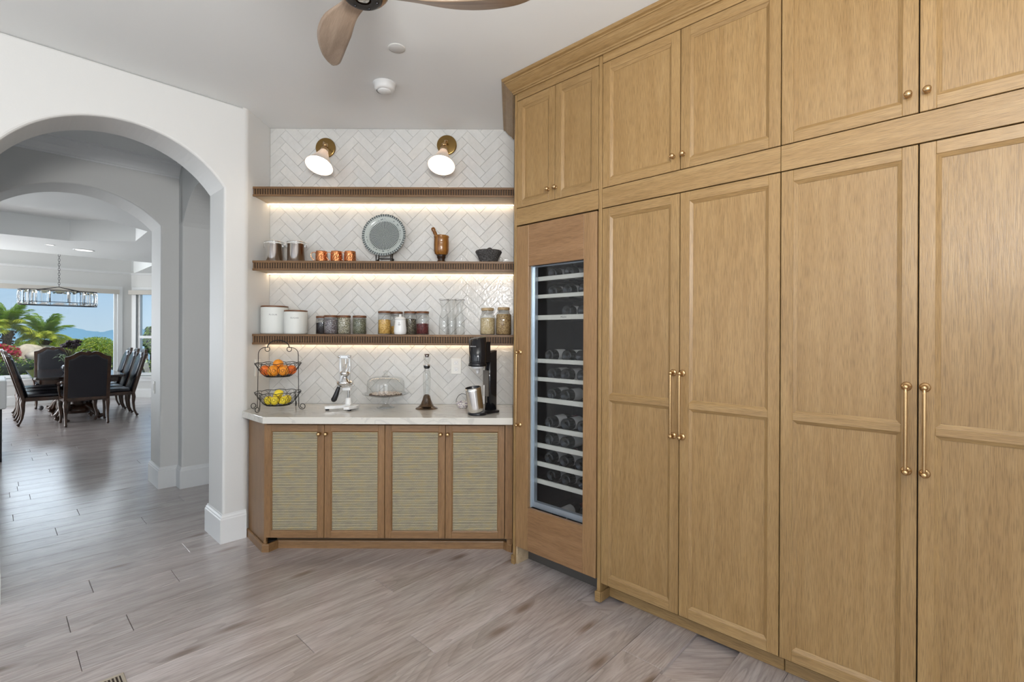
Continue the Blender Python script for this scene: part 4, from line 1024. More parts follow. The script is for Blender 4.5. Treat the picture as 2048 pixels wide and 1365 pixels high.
# ============================================================ COUNTER GOODS
# two-tier wire basket stand
bx, by = -1.690, 3.545
BS = thing('basket_stand', 'black wire two-tier fruit basket stand on the worktop', 'basket stand', (bx, by, CTZ))
m = MB(); zs_ = .452
for sg in (-1, 1):
    pts = [(sg*.150, 0, .03), (sg*.1475, 0, .15), (sg*.1455, 0, .34), (sg*.1445, 0, .40)]
    for k in range(9):
        a_ = k/8*PI*.52; pts.append((sg*(.0945+.050*math.cos(a_)), 0, .400+.050*math.sin(a_)))
    for k in range(1, 17):    # small loop
        a_ = -k/16*2*PI*.86; pts.append((sg*(.079+.017*math.sin(PI-a_*1.0+.2)), 0, .438+.017*math.cos(PI-a_+.2+PI)))
    m.tube(pts, .0024, 7)
    # scrolled foot
    f = [(sg*.150, 0, .03)]
    for k in range(20):
        a_ = k/19*2*PI*1.28; rr_ = .0255*(1-.55*k/19); f.append((sg*(.150+.0255+.0-rr_*math.cos(a_)), 0, .0275-rr_*math.sin(a_)*1.0))
    m.tube(f, .0026, 7)
hd = [(.079*math.cos(PI*k/16)*1.0, 0, .448+.055*math.sin(PI*k/16)) for k in range(17)]
m.tube(hd, .0036, 8)
m.build('side_frame', BLACKM, BS)
for sg in (-1, 1):
    m = MB(); y_ = sg*.140; x_ = -.060 if sg < 0 else .065
    f = [(x_, y_, .125), (x_, y_*1.0, .05), (x_, y_, .025)]
    for k in range(16):
        a_ = k/15*2*PI*1.2; rr_ = .022*(1-.5*k/15); f.append((x_-.3*(0.022-rr_*math.cos(a_)), y_+sg*(.022-rr_*math.cos(a_)), .0245-rr_*math.sin(a_)))
    m.tube(f, .0024, 7); m.build('leg', BLACKM, BS)
def wire_basket(z0, z1):
    m = MB(); n_ = 132; R1, R0 = .153, .088
    m.tube([(R1*math.cos(2*PI*k/n_), R1*math.sin(2*PI*k/n_), z1+.006*abs(math.sin(2*PI*k/n_*5.5+.4))) for k in range(n_)], .0024, 6, closed=True)
    for q_ in range(3): m.tube([((R0-.004*q_)*math.cos(2*PI*k/48), (R0-.004*q_)*math.sin(2*PI*k/48), z0+.004*(1-q_)) for k in range(48)], .0019, 6, closed=True)
    for k in range(-3, 4):
        h_ = math.sqrt(max(0, R0*R0-(k*.024)**2)); m.tube([(k*.024, -h_, z0), (k*.024, h_, z0)], .0014, 5)
    N_ = 14
    for k in range(N_):
        a0 = 2*PI*k/N_
        for sg in (-1, 1):
            p = []
            for i in range(9):
                t_ = i/8; rr_ = R0+(R1-R0)*t_**.8; a_ = a0+sg*(.10+.19*math.sin(PI*t_)) if t_ < 1 else a0+sg*.1
                p.append((rr_*math.cos(a_), rr_*math.sin(a_), z0+(z1-z0)*t_))
            m.tube(p, .0014, 5)
        p = []
        for i in range(12):
            t_ = i/11; th = t_*2*PI*1.1; q_ = .013*(1-.4*t_); tt = .5+q_*math.sin(th)/(z1-z0)
            rr_ = R0+(R1-R0)*tt**.8; a_ = a0+q_*math.cos(th)/rr_; p.append((rr_*math.cos(a_), rr_*math.sin(a_), z0+(z1-z0)*tt))
        m.tube(p, .0012, 5)
    return m
wire_basket(.040, .127).build('wire_basket', BLACKM, BS)
wire_basket(.245, .334).build('wire_basket', BLACKM, BS)
ORM = mat('orange_peel', (.85, .30, .02), .4, bump=.35, bscale=300); ORM2 = mat('red_orange_peel', (.80, .16, .015), .4, bump=.35, bscale=300)
LEM = mat('lemon_peel', (.88, .68, .04), .4, bump=.35, bscale=250)
def fruit(kind, x, y, z, r_, mt, lab, grp, rot=0, tilt=0):
    o_ = thing(kind, lab, 'fruit', (bx+x, by+y, CTZ+z), rot, grp); o_.rotation_euler = (tilt, .3, rot)
    if kind == 'lemon': prof_ = [(0, -r_*1.32), (r_*.16, -r_*1.24), (r_*.34, -r_*1.05), (r_*.75, -r_*.68), (r_*.97, -r_*.2), (r_*.97, r_*.2), (r_*.75, r_*.68), (r_*.36, r_*1.02), (r_*.16, r_*1.16), (0, r_*1.2)]
    else: prof_ = [(0, -r_*.95)]+[(r_*math.sin(PI*i/10), -r_*.97*math.cos(PI*i/10)) for i in range(1, 10)]+[(r_*.1, r_*.93), (0, r_*.92)]
    MB().lathe(prof_, 22).build('peel', mt, o_)
    MB().lathe([(0, prof_[-1][1]-.001), (.003, prof_[-1][1]), (.002, prof_[-1][1]+.002), (0, prof_[-1][1]+.002)], 8).build('stem_end', mat('stem_green', (.10, .12, .03), .7), o_)
go = 'oranges in the upper wire basket'; zo = .246+.038
for x, y, z, rr_, mt, lab in ((-.078, -.028, zo+.002, .038, ORM2, 'leftmost orange in the upper wire basket'), (-.012, -.052, zo, .040, ORM, 'front middle orange in the upper wire basket'),
                              (.056, -.040, zo, .036, ORM, 'orange right of the middle in the upper wire basket'), (.086, .022, zo+.004, .035, ORM2, 'reddest orange at the right of the upper wire basket'),
                              (-.040, .045, zo, .038, ORM, 'orange at the back left of the upper wire basket'), (.030, .045, zo, .037, ORM, 'orange at the back right of the upper wire basket'),
                              (.0, .0, zo+.046, .036, ORM, 'topmost orange of the upper wire basket')):
    fruit('orange', x, y, z, rr_, mt, lab, go)
gl_ = 'lemons in the lower wire basket'; zl = .041+.031
for x, y, z, rr_, lab, rot in ((-.050, -.040, zl, .031, 'leftmost lemon in the lower wire basket', .2), (.000, -.058, zl, .031, 'front middle lemon in the lower wire basket', 1.2),
                              (.058, -.030, zl, .030, 'rightmost lemon in the lower wire basket', 2.2), (-.020, .045, zl, .030, 'lemon at the back left of the lower wire basket', .7),
                              (.045, .045, zl, .030, 'lemon at the back right of the lower wire basket', 2.7), (.004, -.004, zl+.044, .030, 'topmost lemon of the lower wire basket', 1.6)):
    fruit('lemon', x, y, z, rr_, LEM, lab, gl_, rot, 1.1)

# citrus press
jx, jy = X_at(697, 3.60), 3.60; k_ = 3.60/FPX
JP = thing('citrus_press', 'white and chrome lever citrus press with a black grip', 'juicer', (jx, jy, CTZ))
def jp(px, py, y=0): return ((px-697)*k_, y, (818-py)*k_)
m = MB()
m.prism([(-.020, .045), (.040, .045), (.082, .005), (.075, -.045), (.045, -.115), (.005, -.118), (.000, -.085), (.010, -.045), (-.020, -.035), (-.075, -.075), (-.135, -.095), (-.150, -.065), (-.10, -.020), (-.040, .015)], .010, .030)
m.prism([(-.022, .03), (.026, .03), (.026, -.035), (-.022, -.035)], .030, .036); m.lathe([(.024, .034), (.022, .07), (.018, .082), (0, .082)], 20, 0, Matrix.Translation((.002, 0, 0)))
m.build('base', WHITEP, JP, bevel=.006)
for x, y in ((-.128, -.07), (.040, -.095), (.0, .03)): MB().lathe([(0, 0), (.013, 0), (.014, .010), (0, .010)], 14, 0, Matrix.Translation((x, y, 0))).build('rubber_foot', BLACK, JP)
MB().lathe([(.0085, .08), (.0085, .150)], 20, 0, Matrix.Translation((.002, 0, 0))).lathe([(.006, .19), (.006, .385)], 16, 0, Matrix.Translation((-.022, .01, 0))).build('post', CHROME, JP)
m = MB(); m.rbox(-.040, .022, -.016, .020, .135, .160, .005); m.build('bracket', WHITEP, JP)
m = MB(); T_ = Matrix.Translation((-.020, -.01, 0)); m.lathe([(.0, .160), (.030, .160), (.052, .176), (.060, .190), (.061, .204), (.058, .204), (.050, .186), (0, .178)], 32, 0, T_)
m.lathe([(.040, .182), (.034, .205), (.016, .235), (.006, .245), (0, .246)], 24, 0, T_); m.tube([(.028, -.01, .188), (.046, -.03, .182), (.05, -.036, .172)], .006, 8)
m.build('cup', CHROME, JP)
m = MB(); m.lathe([(.004, .225), (.022, .235), (.040, .262), (.036, .272), (.010, .285), (.008, .33), (0, .33)], 24, 0, T_); m.build('press_cone', STEEL, JP)
m = MB()
for x in (-.056, .012): m.tube([(x, -.006, .395), (x, -.006, .30), (x+.008*(1 if x < 0 else -1), -.006, .205)], [.008, .011, .008], 10)
m.rbox(-.066, .022, -.020, .008, .368, .396, .006)
m.build('arm_frame', mat('cast_white', (.72, .74, .75), .3, .3), JP)
m = MB(); m.tube([jp(700, 732, -.024), jp(694, 745, -.03), jp(687, 753, -.034), jp(681, 773, -.036)], [.010, .007, .008, .009], 10); m.build('lever', mat('cast_white', (0, 0, 0)), JP)
m = MB(); m.tube([jp(681.5, 773, -.036), jp(680, 778, -.036), jp(676, 790, -.037), jp(672.5, 798, -.038), jp(671.5, 801.5, -.038)], [.011, .014, .018, .020, .013], 16); m.ball(jp(672, 798, -.038), .0195, 16, 10); m.build('grip', BLACK, JP)
for x in (-.060, .012): MB().lathe([(0, 0), (.009, 0), (.009, .010), (0, .010)], 14, 0, rm((x, -.016, .384), (0, -1, 0))).build('bolt', CHROME, JP)

# glass cake stand with dome
cx_, cy_ = X_at(772, 3.66), 3.66
r = thing('cake_stand', 'glass pedestal cake stand under a glass dome', 'cake stand', (cx_, cy_, CTZ))
MB().lathe([(0, .004), (.060, .0005), (.064, .003), (.055, .008), (.030, .016), (.018, .034), (.020, .055), (.034, .078), (.05, .088)], 40).build('pedestal', JAR, r)
MB().lathe([(0, .086), (.10, .088), (.150, .098), (.168, .106), (.171, .109), (.168, .1095), (.145, .102), (.10, .0935), (0, .092)], 56).build('plate', JAR, r)
r = thing('glass_dome', 'clear glass dome with a ball knob on the cake stand', 'dome', (cx_, cy_, CTZ+.1095))
MB().lathe([(.1365, .0), (.1365, .07), (.132, .094), (.116, .112), (.085, .121), (.04, .125), (.0, .126)], 48).build('dome_glass', JAR, r)
MB().lathe([(.0, .126), (.028, .127), (.030, .130), (.014, .134), (.010, .142), (.017, .152), (.016, .162), (.008, .169), (0, .170)], 28).build('knob', JAR, r)
r = thing('cake', 'thin crumb-topped cake on the glass stand', 'cake', (cx_, cy_, CTZ+.0945))
MB().lathe([(0, 0), (.117, 0), (.120, .004), (.119, .010), (.11, .012), (0, .012)], 44).build('cake_base', mat('cake_dark', (.10, .06, .04), .6), r)
m = MB(); random.seed(5)
for k in range(240):
    a_ = random.random()*2*PI; q_ = math.sqrt(random.random())*.112; s_ = random.uniform(.002, .005)
    m.box(-s_, s_, -s_, s_, -s_*.7, s_*.7, M=Matrix.Translation((q_*math.cos(a_), q_*math.sin(a_), .014)) @ Matrix.Rotation(random.random()*3, 4, (random.random(), random.random(), 1)))
m.build('crumb', mat('crumb_pale', (.60, .52, .45), .7, var=.3, vscale=60), r, kind='stuff')
# wine aerator tower
ax_, ay_ = X_at(854, 3.63), 3.63
r = thing('wine_aerator', 'glass wine aerator column on a smoky bell-shaped base', 'aerator', (ax_, ay_, CTZ))
SMK = glass('smoky_glass', (.42, .33, .26), .02, boost=1.5)
MB().lathe([(.083, .002), (.080, .006), (.062, .016), (.044, .036), (.032, .066), (.024, .096), (.012, .106), (0, .106)], 44).lathe([(.083, .0015), (.081, .0)], 44).build('bell_base', SMK, r)
MB().lathe([(0, .004), (.030, .004), (.033, .008), (.020, .014), (0, .016)], 28).build('weight', BLACK, r)
MB().lathe([(.013, .03), (.017, .05), (.022, .10), (.027, .17), (.028, .25), (.024, .275), (.019, .285), (.019, .298)], 32).build('glass_column', JAR, r)
MB().lathe([(.009, .27), (.009, .12), (.006, .10)], 16).build('inner_tube', JAR, r)
MB().lathe([(0, .296), (.016, .296), (.023, .304), (.024, .318), (.0, .318)], 28).build('stopper', BLACK, r)
MB().lathe([(0, .3185), (.027, .3185), (.027, .3225), (0, .3225)], 28).lathe([(0, .3245), (.027, .3245), (.027, .3275), (0, .3275)], 28).build('collar', CHROME, r)
MB().lathe([(.008, .328), (.017, .338), (.023, .358), (.0245, .378), (.021, .402)], 28).build('pourer_glass', JAR, r)
MB().lathe([(0, .385), (.012, .380), (.017, .402), (.019, .404), (0, .405)], 20).build('cork', mat('cork_dark', (.10, .055, .035), .6), r)
# soda maker
tx, ty = X_at(982, 3.46), 3.46; hx, hy = X_at(955.5, 3.365), 3.365
SM = thing('soda_maker', 'black countertop drinks carbonator with a head over a steel bottle', 'soda maker', (hx, hy, CTZ))
dv = Vector((tx-hx, ty-hy, 0)); dl = dv.length; da = math.atan2(dv.y, dv.x); RM = Matrix.Rotation(da, 4, 'Z')
def rr_rect(x0, x1, y0, y1, rad, n=6):
    P_ = []
    for cx2, cy2, a0 in ((x1-rad, y1-rad, 0), (x0+rad, y1-rad, PI/2), (x0+rad, y0+rad, PI), (x1-rad, y0+rad, 1.5*PI)):
        for k in range(n+1): a_ = a0+k/n*PI/2; P_.append((cx2+rad*math.cos(a_), cy2+rad*math.sin(a_)))
    return P_
GLB = mat('gloss_black', (.012, .012, .014), .12)
m = MB().prism(rr_rect(dl-.046, dl+.044, -.030, .030, .026), .02, .43, M=RM, smooth=True)
for i in range(len(m.v)):
    x, y, z = m.v[i]
    if z > .4: l_ = Vector((x, y)).dot(Vector((math.cos(da), math.sin(da)))); m.v[i] = (x, y, z+.010*((l_-dl)/.045))
m.build('tower', GLB, SM)
MB().box(dl-.047, dl-.0455, -.010, -.003, .075, .215, M=RM).box(dl-.052, dl-.046, -.026, .026, .12, .30, M=RM).build('spine', mat('spine_grey', (.25, .23, .21), .2, .6), SM)
m = MB().box(-.0035, .0035, -.001, .001, .07, .20, M=Matrix.Translation((X_at(968.5, 3.40)-hx, .028, 0))); m.build('light_stripe', mat('stripe_white', (.75, .75, .72), .4), SM)
mh = MB().lathe([(0, .335), (.052, .335), (.058, .345), (.060, .37), (.060, .525), (0, .530)], 44)
for i in range(len(mh.v)):
    x, y, z = mh.v[i]
    if z > .5: mh.v[i] = (x, y, z+.012*(x*math.cos(da)+y*math.sin(da))/.06)
mh.box(.03, dl-.04, -.035, .035, .36, .50, M=RM); mh.build('head', GLB, SM)
MB().lathe([(.061, .352), (.0625, .350), (.0655, .335), (.060, .333)], 40).build('lower_ring', BLACK, SM)
MB().lathe([(0, .332), (.046, .332), (.042, .318), (.014, .314), (.012, .290), (.006, .280), (0, .280)], 28).build('nozzle', mat('clear_plastic', (.62, .62, .62), .25), SM)
m = MB(); m.prism([(.066*math.cos(a_/20*2*PI), .066*math.sin(a_/20*2*PI)) for a_ in range(20)], 0, .018); m.prism(rr_rect(.02, dl+.060, -.045, .045, .03), 0, .016, M=RM)
m.build('base', BLACK, SM, bevel=.006)
text_mesh('sodastream', .0088, mat('logo_white', (.7, .7, .7), .4), SM, name='logo', wrap=(.0602, -PI/2-.55), M=Matrix.Translation((0, 0, .470)), font_offset=.0001)
bt = thing('steel_bottle', 'tilted brushed steel bottle standing open under the carbonator head', 'bottle', (X_at(953.5, 3.345), 3.345, CTZ+.0215))
bt.rotation_euler = (.10, -.135, 0)
MB().lathe([(0, .002), (.046, .002), (.050, .008), (.0525, .03), (.0545, .150), (.0555, .172), (.0535, .172), (.050, .02), (0, .012)], 40).build('bottle_shell', STEEL, bt)
MB().lathe([(.0532, .1715), (.0500, .165), (.0470, .06), (0, .03)], 32).build('bottle_lining', BLACK, bt)
# small ceramic basket behind the bottle
def floral():
    m, t, b, o = nodes('floral_ceramic'); N = t.nodes.new; L = t.links.new
    tc = N('ShaderNodeTexCoord'); v = N('ShaderNodeTexVoronoi'); v.inputs['Scale'].default_value = 95; L(tc.outputs['Object'], v.inputs['Vector'])
    r = N('ShaderNodeValToRGB'); c = r.color_ramp; c.interpolation = 'CONSTANT'; c.elements[0].position = 0; c.elements[0].color = (.07, .06, .16, 1); c.elements[1].position = .25; c.elements[1].color = (.40, .32, .42, 1)
    e = c.elements.new(.40); e.color = (.72, .68, .64, 1); L(v.outputs['Distance'], r.inputs[0]); L(r.outputs[0], b.inputs['Base Color']); b.inputs['Roughness'].default_value = .2
    return m
r = thing('ceramic_basket', 'small floral ceramic basket with a wire handle behind the steel bottle', 'basket', (X_at(926, 3.67), 3.67, CTZ))
MB().lathe([(0, 0), (.030, 0), (.034, .004), (.036, .010), (.046, .026), (.050, .042), (.048, .046), (.044, .044), (.036, .02), (0, .01)], 32).build('bowl', floral(), r)
MB().tube([(.049*math.cos(PI*k/18), 0, .044+.062*math.sin(PI*k/18)) for k in range(19)], .0018, 7).build('handle', BLACKM, r)
m = MB(); random.seed(8)
for k in range(30):
    a_ = random.random()*2*PI; q_ = math.sqrt(random.random())*.036; m.ball((q_*math.cos(a_), q_*math.sin(a_), .040+random.random()*.010), .006, 8, 6)
m.build('contents', floral(), r, kind='stuff')
# electrical plates
def duplex(name, lab, loc, rotz, w_, h_, kind):
    r = thing(name, lab, 'outlet' if kind == 'o' else 'switch', loc, rotz)
    MB().rbox(-w_/2, w_/2, -.006, 0, -h_/2, h_/2, .002).build('cover_plate', PLATE, r)
    if kind == 'o':
        for s_ in (-1, 1):
            f_ = MB().rbox(-.017, .017, -.0085, -.0058, s_*.026-.014, s_*.026+.014, .002).build('receptacle', WHITEP, r)
            MB().box(-.008, -.0065, -.0088, -.0084, s_*.026-.002, s_*.026+.007).box(.0065, .008, -.0088, -.0084, s_*.026-.002, s_*.026+.005).box(-.002, .002, -.0088, -.0084, s_*.026-.009, s_*.026-.005).build('slot', mat('slot_grey', (0, 0, 0)), f_, kind='stuff')
    else:
        MB().rbox(-.017, .017, -.010, -.0058, -.034, .034, .003).build('rocker', WHITEP, r)
    return r
p = pt(912.3, 732.5, YT); duplex('wall_outlet', 'cream double wall socket on the tiles left of the carbonator', (p.x, YT-.0005, p.z), 0, .080, .125, 'o')
duplex('wall_switch', 'white switch plate on the side wall behind the fruit basket', (XL+.0005, 3.683, 1.209), PI/2, .082, .125, 's')
# plate on the jamb of the far arch (faces the opening)
a_ = (309-X0)/FPX; J = LP(.168, 1.77); tt = (a_*J.y-J.x)/(LN.x-a_*LN.y); J2 = J+LN*tt
duplex('wall_switch', 'white rocker switch plate on the jamb of the far archway', (J2.x, J2.y, H-(775-668.2)/FPX*J2.y), LR-PI/2, .075, .12, 's')
# floor register
vr = thing('floor_vent', 'small slotted floor vent at the bottom edge of the photo', 'vent', tuple(onz(247, 1347, 0)), math.atan2(KT.y, KT.x))
m = MB(); m.rbox(-.32, 0, -.13, -.118, -.002, .006, .002).rbox(-.32, 0, -.012, 0, -.002, .006, .002).rbox(-.012, 0, -.118, -.012, -.002, .006, .002).rbox(-.32, -.308, -.118, -.012, -.002, .006, .002)
VM = mat('vent_metal', (.40, .35, .28), .5, .3)
m.build('frame', VM, vr)
MB().box(-.308, -.012, -.118, -.012, -.012, -.0022+.003).build('grille_back', GAP, vr)
for k in range(24): MB().box(-.306+k*.0123, -.301+k*.0123, -.117, -.013, .0009, .004).build('slat', VM, vr)

# ============================================================ DINING ROOM
DWD = mat('dark_walnut', (.045, .020, .010), .28, var=.5, vscale=12); LEA = mat('black_leather', (.010, .011, .017), .27, bump=.1, bscale=120)
def crest(w_, z0, zt, ins=0):
    pts = [(-w_/2+ins, z0+ins), (w_/2-ins, z0+ins)]; n_ = 24; r_ = []
    for i in range(n_+1):
        t_ = i/n_; x = (w_/2-ins)*(1-2*t_); u_ = abs(1-2*t_)
        z = zt-ins-.085*(u_**2.0)-.016*math.cos(u_*PI*2.6)*(1-u_*.3)+.012
        r_.append((x, z))
    return pts+r_
def make_chair(arms, label, loc, rot):
    w_ = .56 if arms else .50
    r = thing('dining_armchair' if arms else 'dining_chair', label, 'chair', loc, rot, 'carved armchairs at the table ends' if arms else 'black leather dining chairs along the table')
    def lean(m, z0=.46):
        for i in range(len(m.v)):
            x, y, z = m.v[i]; k = max(0, z-z0); m.v[i] = (x, y+.22*k+.10*k*k, z)
    m = MB(); o_ = crest(w_, .40, 1.165); i_ = crest(w_, .40, 1.165, .048); n_ = len(o_)
    for y0, y1 in ((.235, .280),):
        vs = [(p[0], y0, p[1]) for p in o_]+[(p[0], y0, p[1]) for p in i_]+[(p[0], y1, p[1]) for p in o_]+[(p[0], y1, p[1]) for p in i_]
        fs = []
        for k in range(n_):
            j = (k+1) % n_; fs += [(k, j, n_+j, n_+k), (2*n_+k, 3*n_+k, 3*n_+j, 2*n_+j), (k, 2*n_+k, 2*n_+j, j), (n_+k, n_+j, 3*n_+j, 3*n_+k)]
        m.add(vs, fs)
    m.ball((0, .25, 1.165), .022, 12, 8, sc=(1.6, .7, 1))
    lean(m); m.build('back_frame', DWD, r, bevel=.006)
    m = MB(); P_ = crest(w_, .40, 1.165, .046)
    c_ = (0, .76); n_ = len(P_)
    for ys, yb in ((.236, .205), (.279, .290)):
        vs = []; fs = []; rg = ((1, 0), (.985, .35), (.95, .65), (.88, .85), (.75, .96), (.4, 1.0))
        for sc_, dy_ in rg: vs += [(c_[0]+(p[0]-c_[0])*sc_, ys+(yb-ys)*dy_, c_[1]+(p[1]-c_[1])*(sc_+(1-sc_)*.45 if sc_ > .5 else sc_)) for p in P_]
        for q_ in range(len(rg)-1): fs += [(q_*n_+k, q_*n_+(k+1) % n_, (q_+1)*n_+(k+1) % n_, (q_+1)*n_+k) for k in range(n_)]
        fs.append(tuple(range((len(rg)-1)*n_, len(rg)*n_))); m.add(vs, fs, 0, True)
    lean(m); m.build('back_pad', LEA, r)
    m = MB(); m.prism([(-w_/2, .24), (w_/2, .24), (w_/2+.02, -.25), (-w_/2-.02, -.25)], .385, .445)
    for k in range(9):
        t_ = -1+2*k/8; m.box(t_*w_/2-.03, t_*w_/2+.03, -.262, -.245, .365+.02*abs(t_), .44)
    m.build('seat_rail', DWD, r, bevel=.008)
    m = MB(); q_ = [(-w_/2+.01, .22), (w_/2-.01, .22), (w_/2+.012, -.24), (-w_/2-.012, -.24)]
    m.prism(q_, .445, .50); m.build('seat', LEA, r, bevel=.022)
    for sx_ in (-1, 1):
        x = sx_*(w_/2-.01)
        m = MB(); m.tube([(x, -.235, .40), (x+sx_*.012, -.262, .33), (x+sx_*.010, -.262, .24), (x, -.235, .12), (x+sx_*.004, -.238, .045), (x+sx_*.012, -.262, .022), (x+sx_*.014, -.282, .028)], [.034, .034, .026, .018, .016, .022, .012], 10); m.ball((x+sx_*.008, -.252, .020), .020, 10, 6)
        m.build('leg', DWD, r)
        x = sx_*(w_/2-.025)
        m = MB(); m.tube([(x, .258, .42), (x, .268, .34), (x, .262, .24), (x, .275, .12), (x, .30, .05), (x, .318, .022), (x, .338, .030)], [.028, .030, .022, .017, .016, .020, .010], 10); m.ball((x, .312, .018), .018, 10, 6)
        m.build('leg', DWD, r)
        if arms:
            x = sx_*(w_/2+.0)
            m = MB(); m.tube([(x, .28, .70), (x+sx_*.02, .15, .69), (x+sx_*.035, .0, .66), (x+sx_*.03, -.10, .655), (x+sx_*.02, -.145, .635), (x+sx_*.02, -.13, .61)], [.016, .020, .022, .024, .022, .012], 10)
            m.tube([(x+sx_*.028, -.09, .65), (x+sx_*.035, -.05, .58), (x+sx_*.02, -.12, .50), (x, -.14, .43)], [.016, .015, .016, .020], 8); m.build('armrest', DWD, r)
    return r
TS = .24
ch = make_chair(True, 'dark carved armchair with its black leather back to the camera, nearest table end', tuple(LP(.215, 6.75)), LR+PI)
dup(ch, tuple(LP(.40, 9.52)), LR, label='armchair at the far table end in front of the picture window')
cs = make_chair(False, 'nearest black leather chair on the left side of the dining table', tuple(LP(.66, 7.25)), LR+PI/2)
dup(cs, tuple(LP(.68, 7.92)), LR+PI/2, label='second black leather chair on the left side of the dining table')
dup(cs, tuple(LP(.68, 8.6)), LR+PI/2, label='third and farthest black leather chair on the left side of the table')
dup(cs, tuple(LP(-.20, 7.25)), LR-PI/2, label='nearest black leather chair on the right side of the dining table')
dup(cs, tuple(LP(-.20, 7.92)), LR-PI/2, label='middle black leather chair on the right side of the dining table')
dup(cs, tuple(LP(-.20, 8.6)), LR-PI/2, label='farthest black leather chair on the right side, beside the window pier')
# table (local x = -s, y = d)
T = thing('dining_table', 'long dark polished dining table with a carved pedestal base', 'table', tuple(LP(TS, 8.06)), LR)
TM = mat('table_polish', (.020, .010, .008), .08, var=.5, vscale=5)
def cut_rect(hx, hy, c):
    P_ = []
    for sx_, sy_ in ((1, 1), (-1, 1), (-1, -1), (1, -1)):
        for k in range(5):
            a_ = (k/4)*PI/2+(0 if (sx_, sy_) == (1, 1) else PI/2 if (sx_, sy_) == (-1, 1) else PI if (sx_, sy_) == (-1, -1) else 1.5*PI)
            P_.append((sx_*(hx-c)+c*math.cos(a_), sy_*(hy-c)+c*math.sin(a_)))
    return P_
MB().prism(cut_rect(.585, 1.22, .12), .722, .760).build('tabletop', TM, T, bevel=.008)
MB().prism(cut_rect(.50, 1.12, .08), .640, .7215).build('apron', DWD, T, bevel=.006)
for y_ in (-.62, .62):
    m = MB().lathe([(0, .10), (.17, .10), (.19, .16), (.13, .22), (.10, .27), (.16, .36), (.18, .42), (.13, .52), (.10, .58), (.17, .63), (.17, .6395), (0, .6395)], 24, 0, Matrix.Translation((0, y_, 0)))
    pd = m.build('pedestal', DWD, T)
    for k in range(4):
        a_ = PI/4+k*PI/2; c1, s1 = math.cos(a_), math.sin(a_)
        m = MB(); m.tube([(c1*r_, y_+s1*r_, z_) for r_, z_ in ((.10, .20), (.19, .22), (.27, .16), (.33, .08), (.38, .04), (.42, .055), (.41, .085))], [.05, .055, .048, .038, .034, .030, .02], 10)
        m.ball((c1*.36, y_+s1*.36, .030), .032, 10, 6); m.build('scroll_foot', DWD, pd)
MB().rbox(-.10, .10, -.52, .52, .10, .20, .02).build('stretcher', DWD, T)
# centrepiece
V = thing('flower_arrangement', 'dark blossoms and pale strap leaves in a black bowl on the table', 'flowers', tuple(LP(.30, 7.9, .7605)), LR)
MB().lathe([(0, 0), (.07, 0), (.08, .01), (.12, .07), (.125, .11), (.10, .14), (.095, .135), (.10, .09), (0, .06)], 28).build('bowl', BLACK, V)
LFM = mat('pale_leaf', (.22, .32, .16), .5, var=.3, vscale=20); random.seed(21)
for k in range(15):
    a_ = random.random()*2*PI; L_ = random.uniform(.26, .46); up = random.uniform(.3, 1.0); m = MB(); vs = []; fs = []
    for i in range(8):
        t_ = i/7; r_ = L_*t_*(.5+.5*(1-up)) + .03; z = .12+L_*up*math.sin(t_*2.2)*.8; wd = .034*math.sin(PI*min(1, t_*.93+.07))+.001
        for s_ in (-1, 0, 1): vs.append((r_*math.cos(a_)-s_*wd*math.sin(a_), r_*math.sin(a_)+s_*wd*math.cos(a_), z+abs(s_)*.006))
    for i in range(7):
        for s_ in (0, 1): fs.append((i*3+s_, i*3+s_+1, i*3+s_+4, i*3+s_+3))
    m.add(vs, fs, 0, True); m.build('leaf', LFM, V)
PET = mat('dark_petal', (.03, .015, .025), .6)
for k in range(20):
    a_ = random.random()*2*PI; q_ = random.uniform(.01, .15); z = random.uniform(.43, .56)
    x, y = q_*math.cos(a_)+.02, q_*math.sin(a_)
    st_ = MB().tube([(0, 0, .10), (x*.4, y*.4, .32), (x, y, z)], .003, 5).build('stem', mat('stem_green', (0, 0, 0)), V)
    m = MB()
    for j in range(6):
        b_ = j*PI/3; m.ball((x+.024*math.cos(b_), y+.024*math.sin(b_), z+.008), .024, 8, 5, sc=(1, 1, .9))
    m.ball((x, y, z+.018), .022, 8, 5); m.build('blossom', PET, st_)
p = onz(81.5, 821, 0)
tag(MB().ball((0, 0, 0), .044, 20, 12).build('ball', mat('grey_ball', (.10, .10, .11), .35), loc=(p.x, p.y, .0442)), 'small dark grey ball on the floor left of the dining chairs', 'ball')
# white topped unit at the far left
r = thing('side_cabinet', 'black cabinet with a thick white top at the left edge of the photo', 'cabinet', tuple(LP(1.178, 4.18)), LR)
MB().rbox(-1.2, 0, 0, .7, 0, .60, .004).build('body', BLACK, r)
MB().rbox(-1.22, .035, -.035, .72, .601, .925, .012).build('top', TRIM, r)
MB().box(.0352, .037, .08, .60, .66, .90).build('vent_panel', mat('slot_grey', (0, 0, 0)), r)
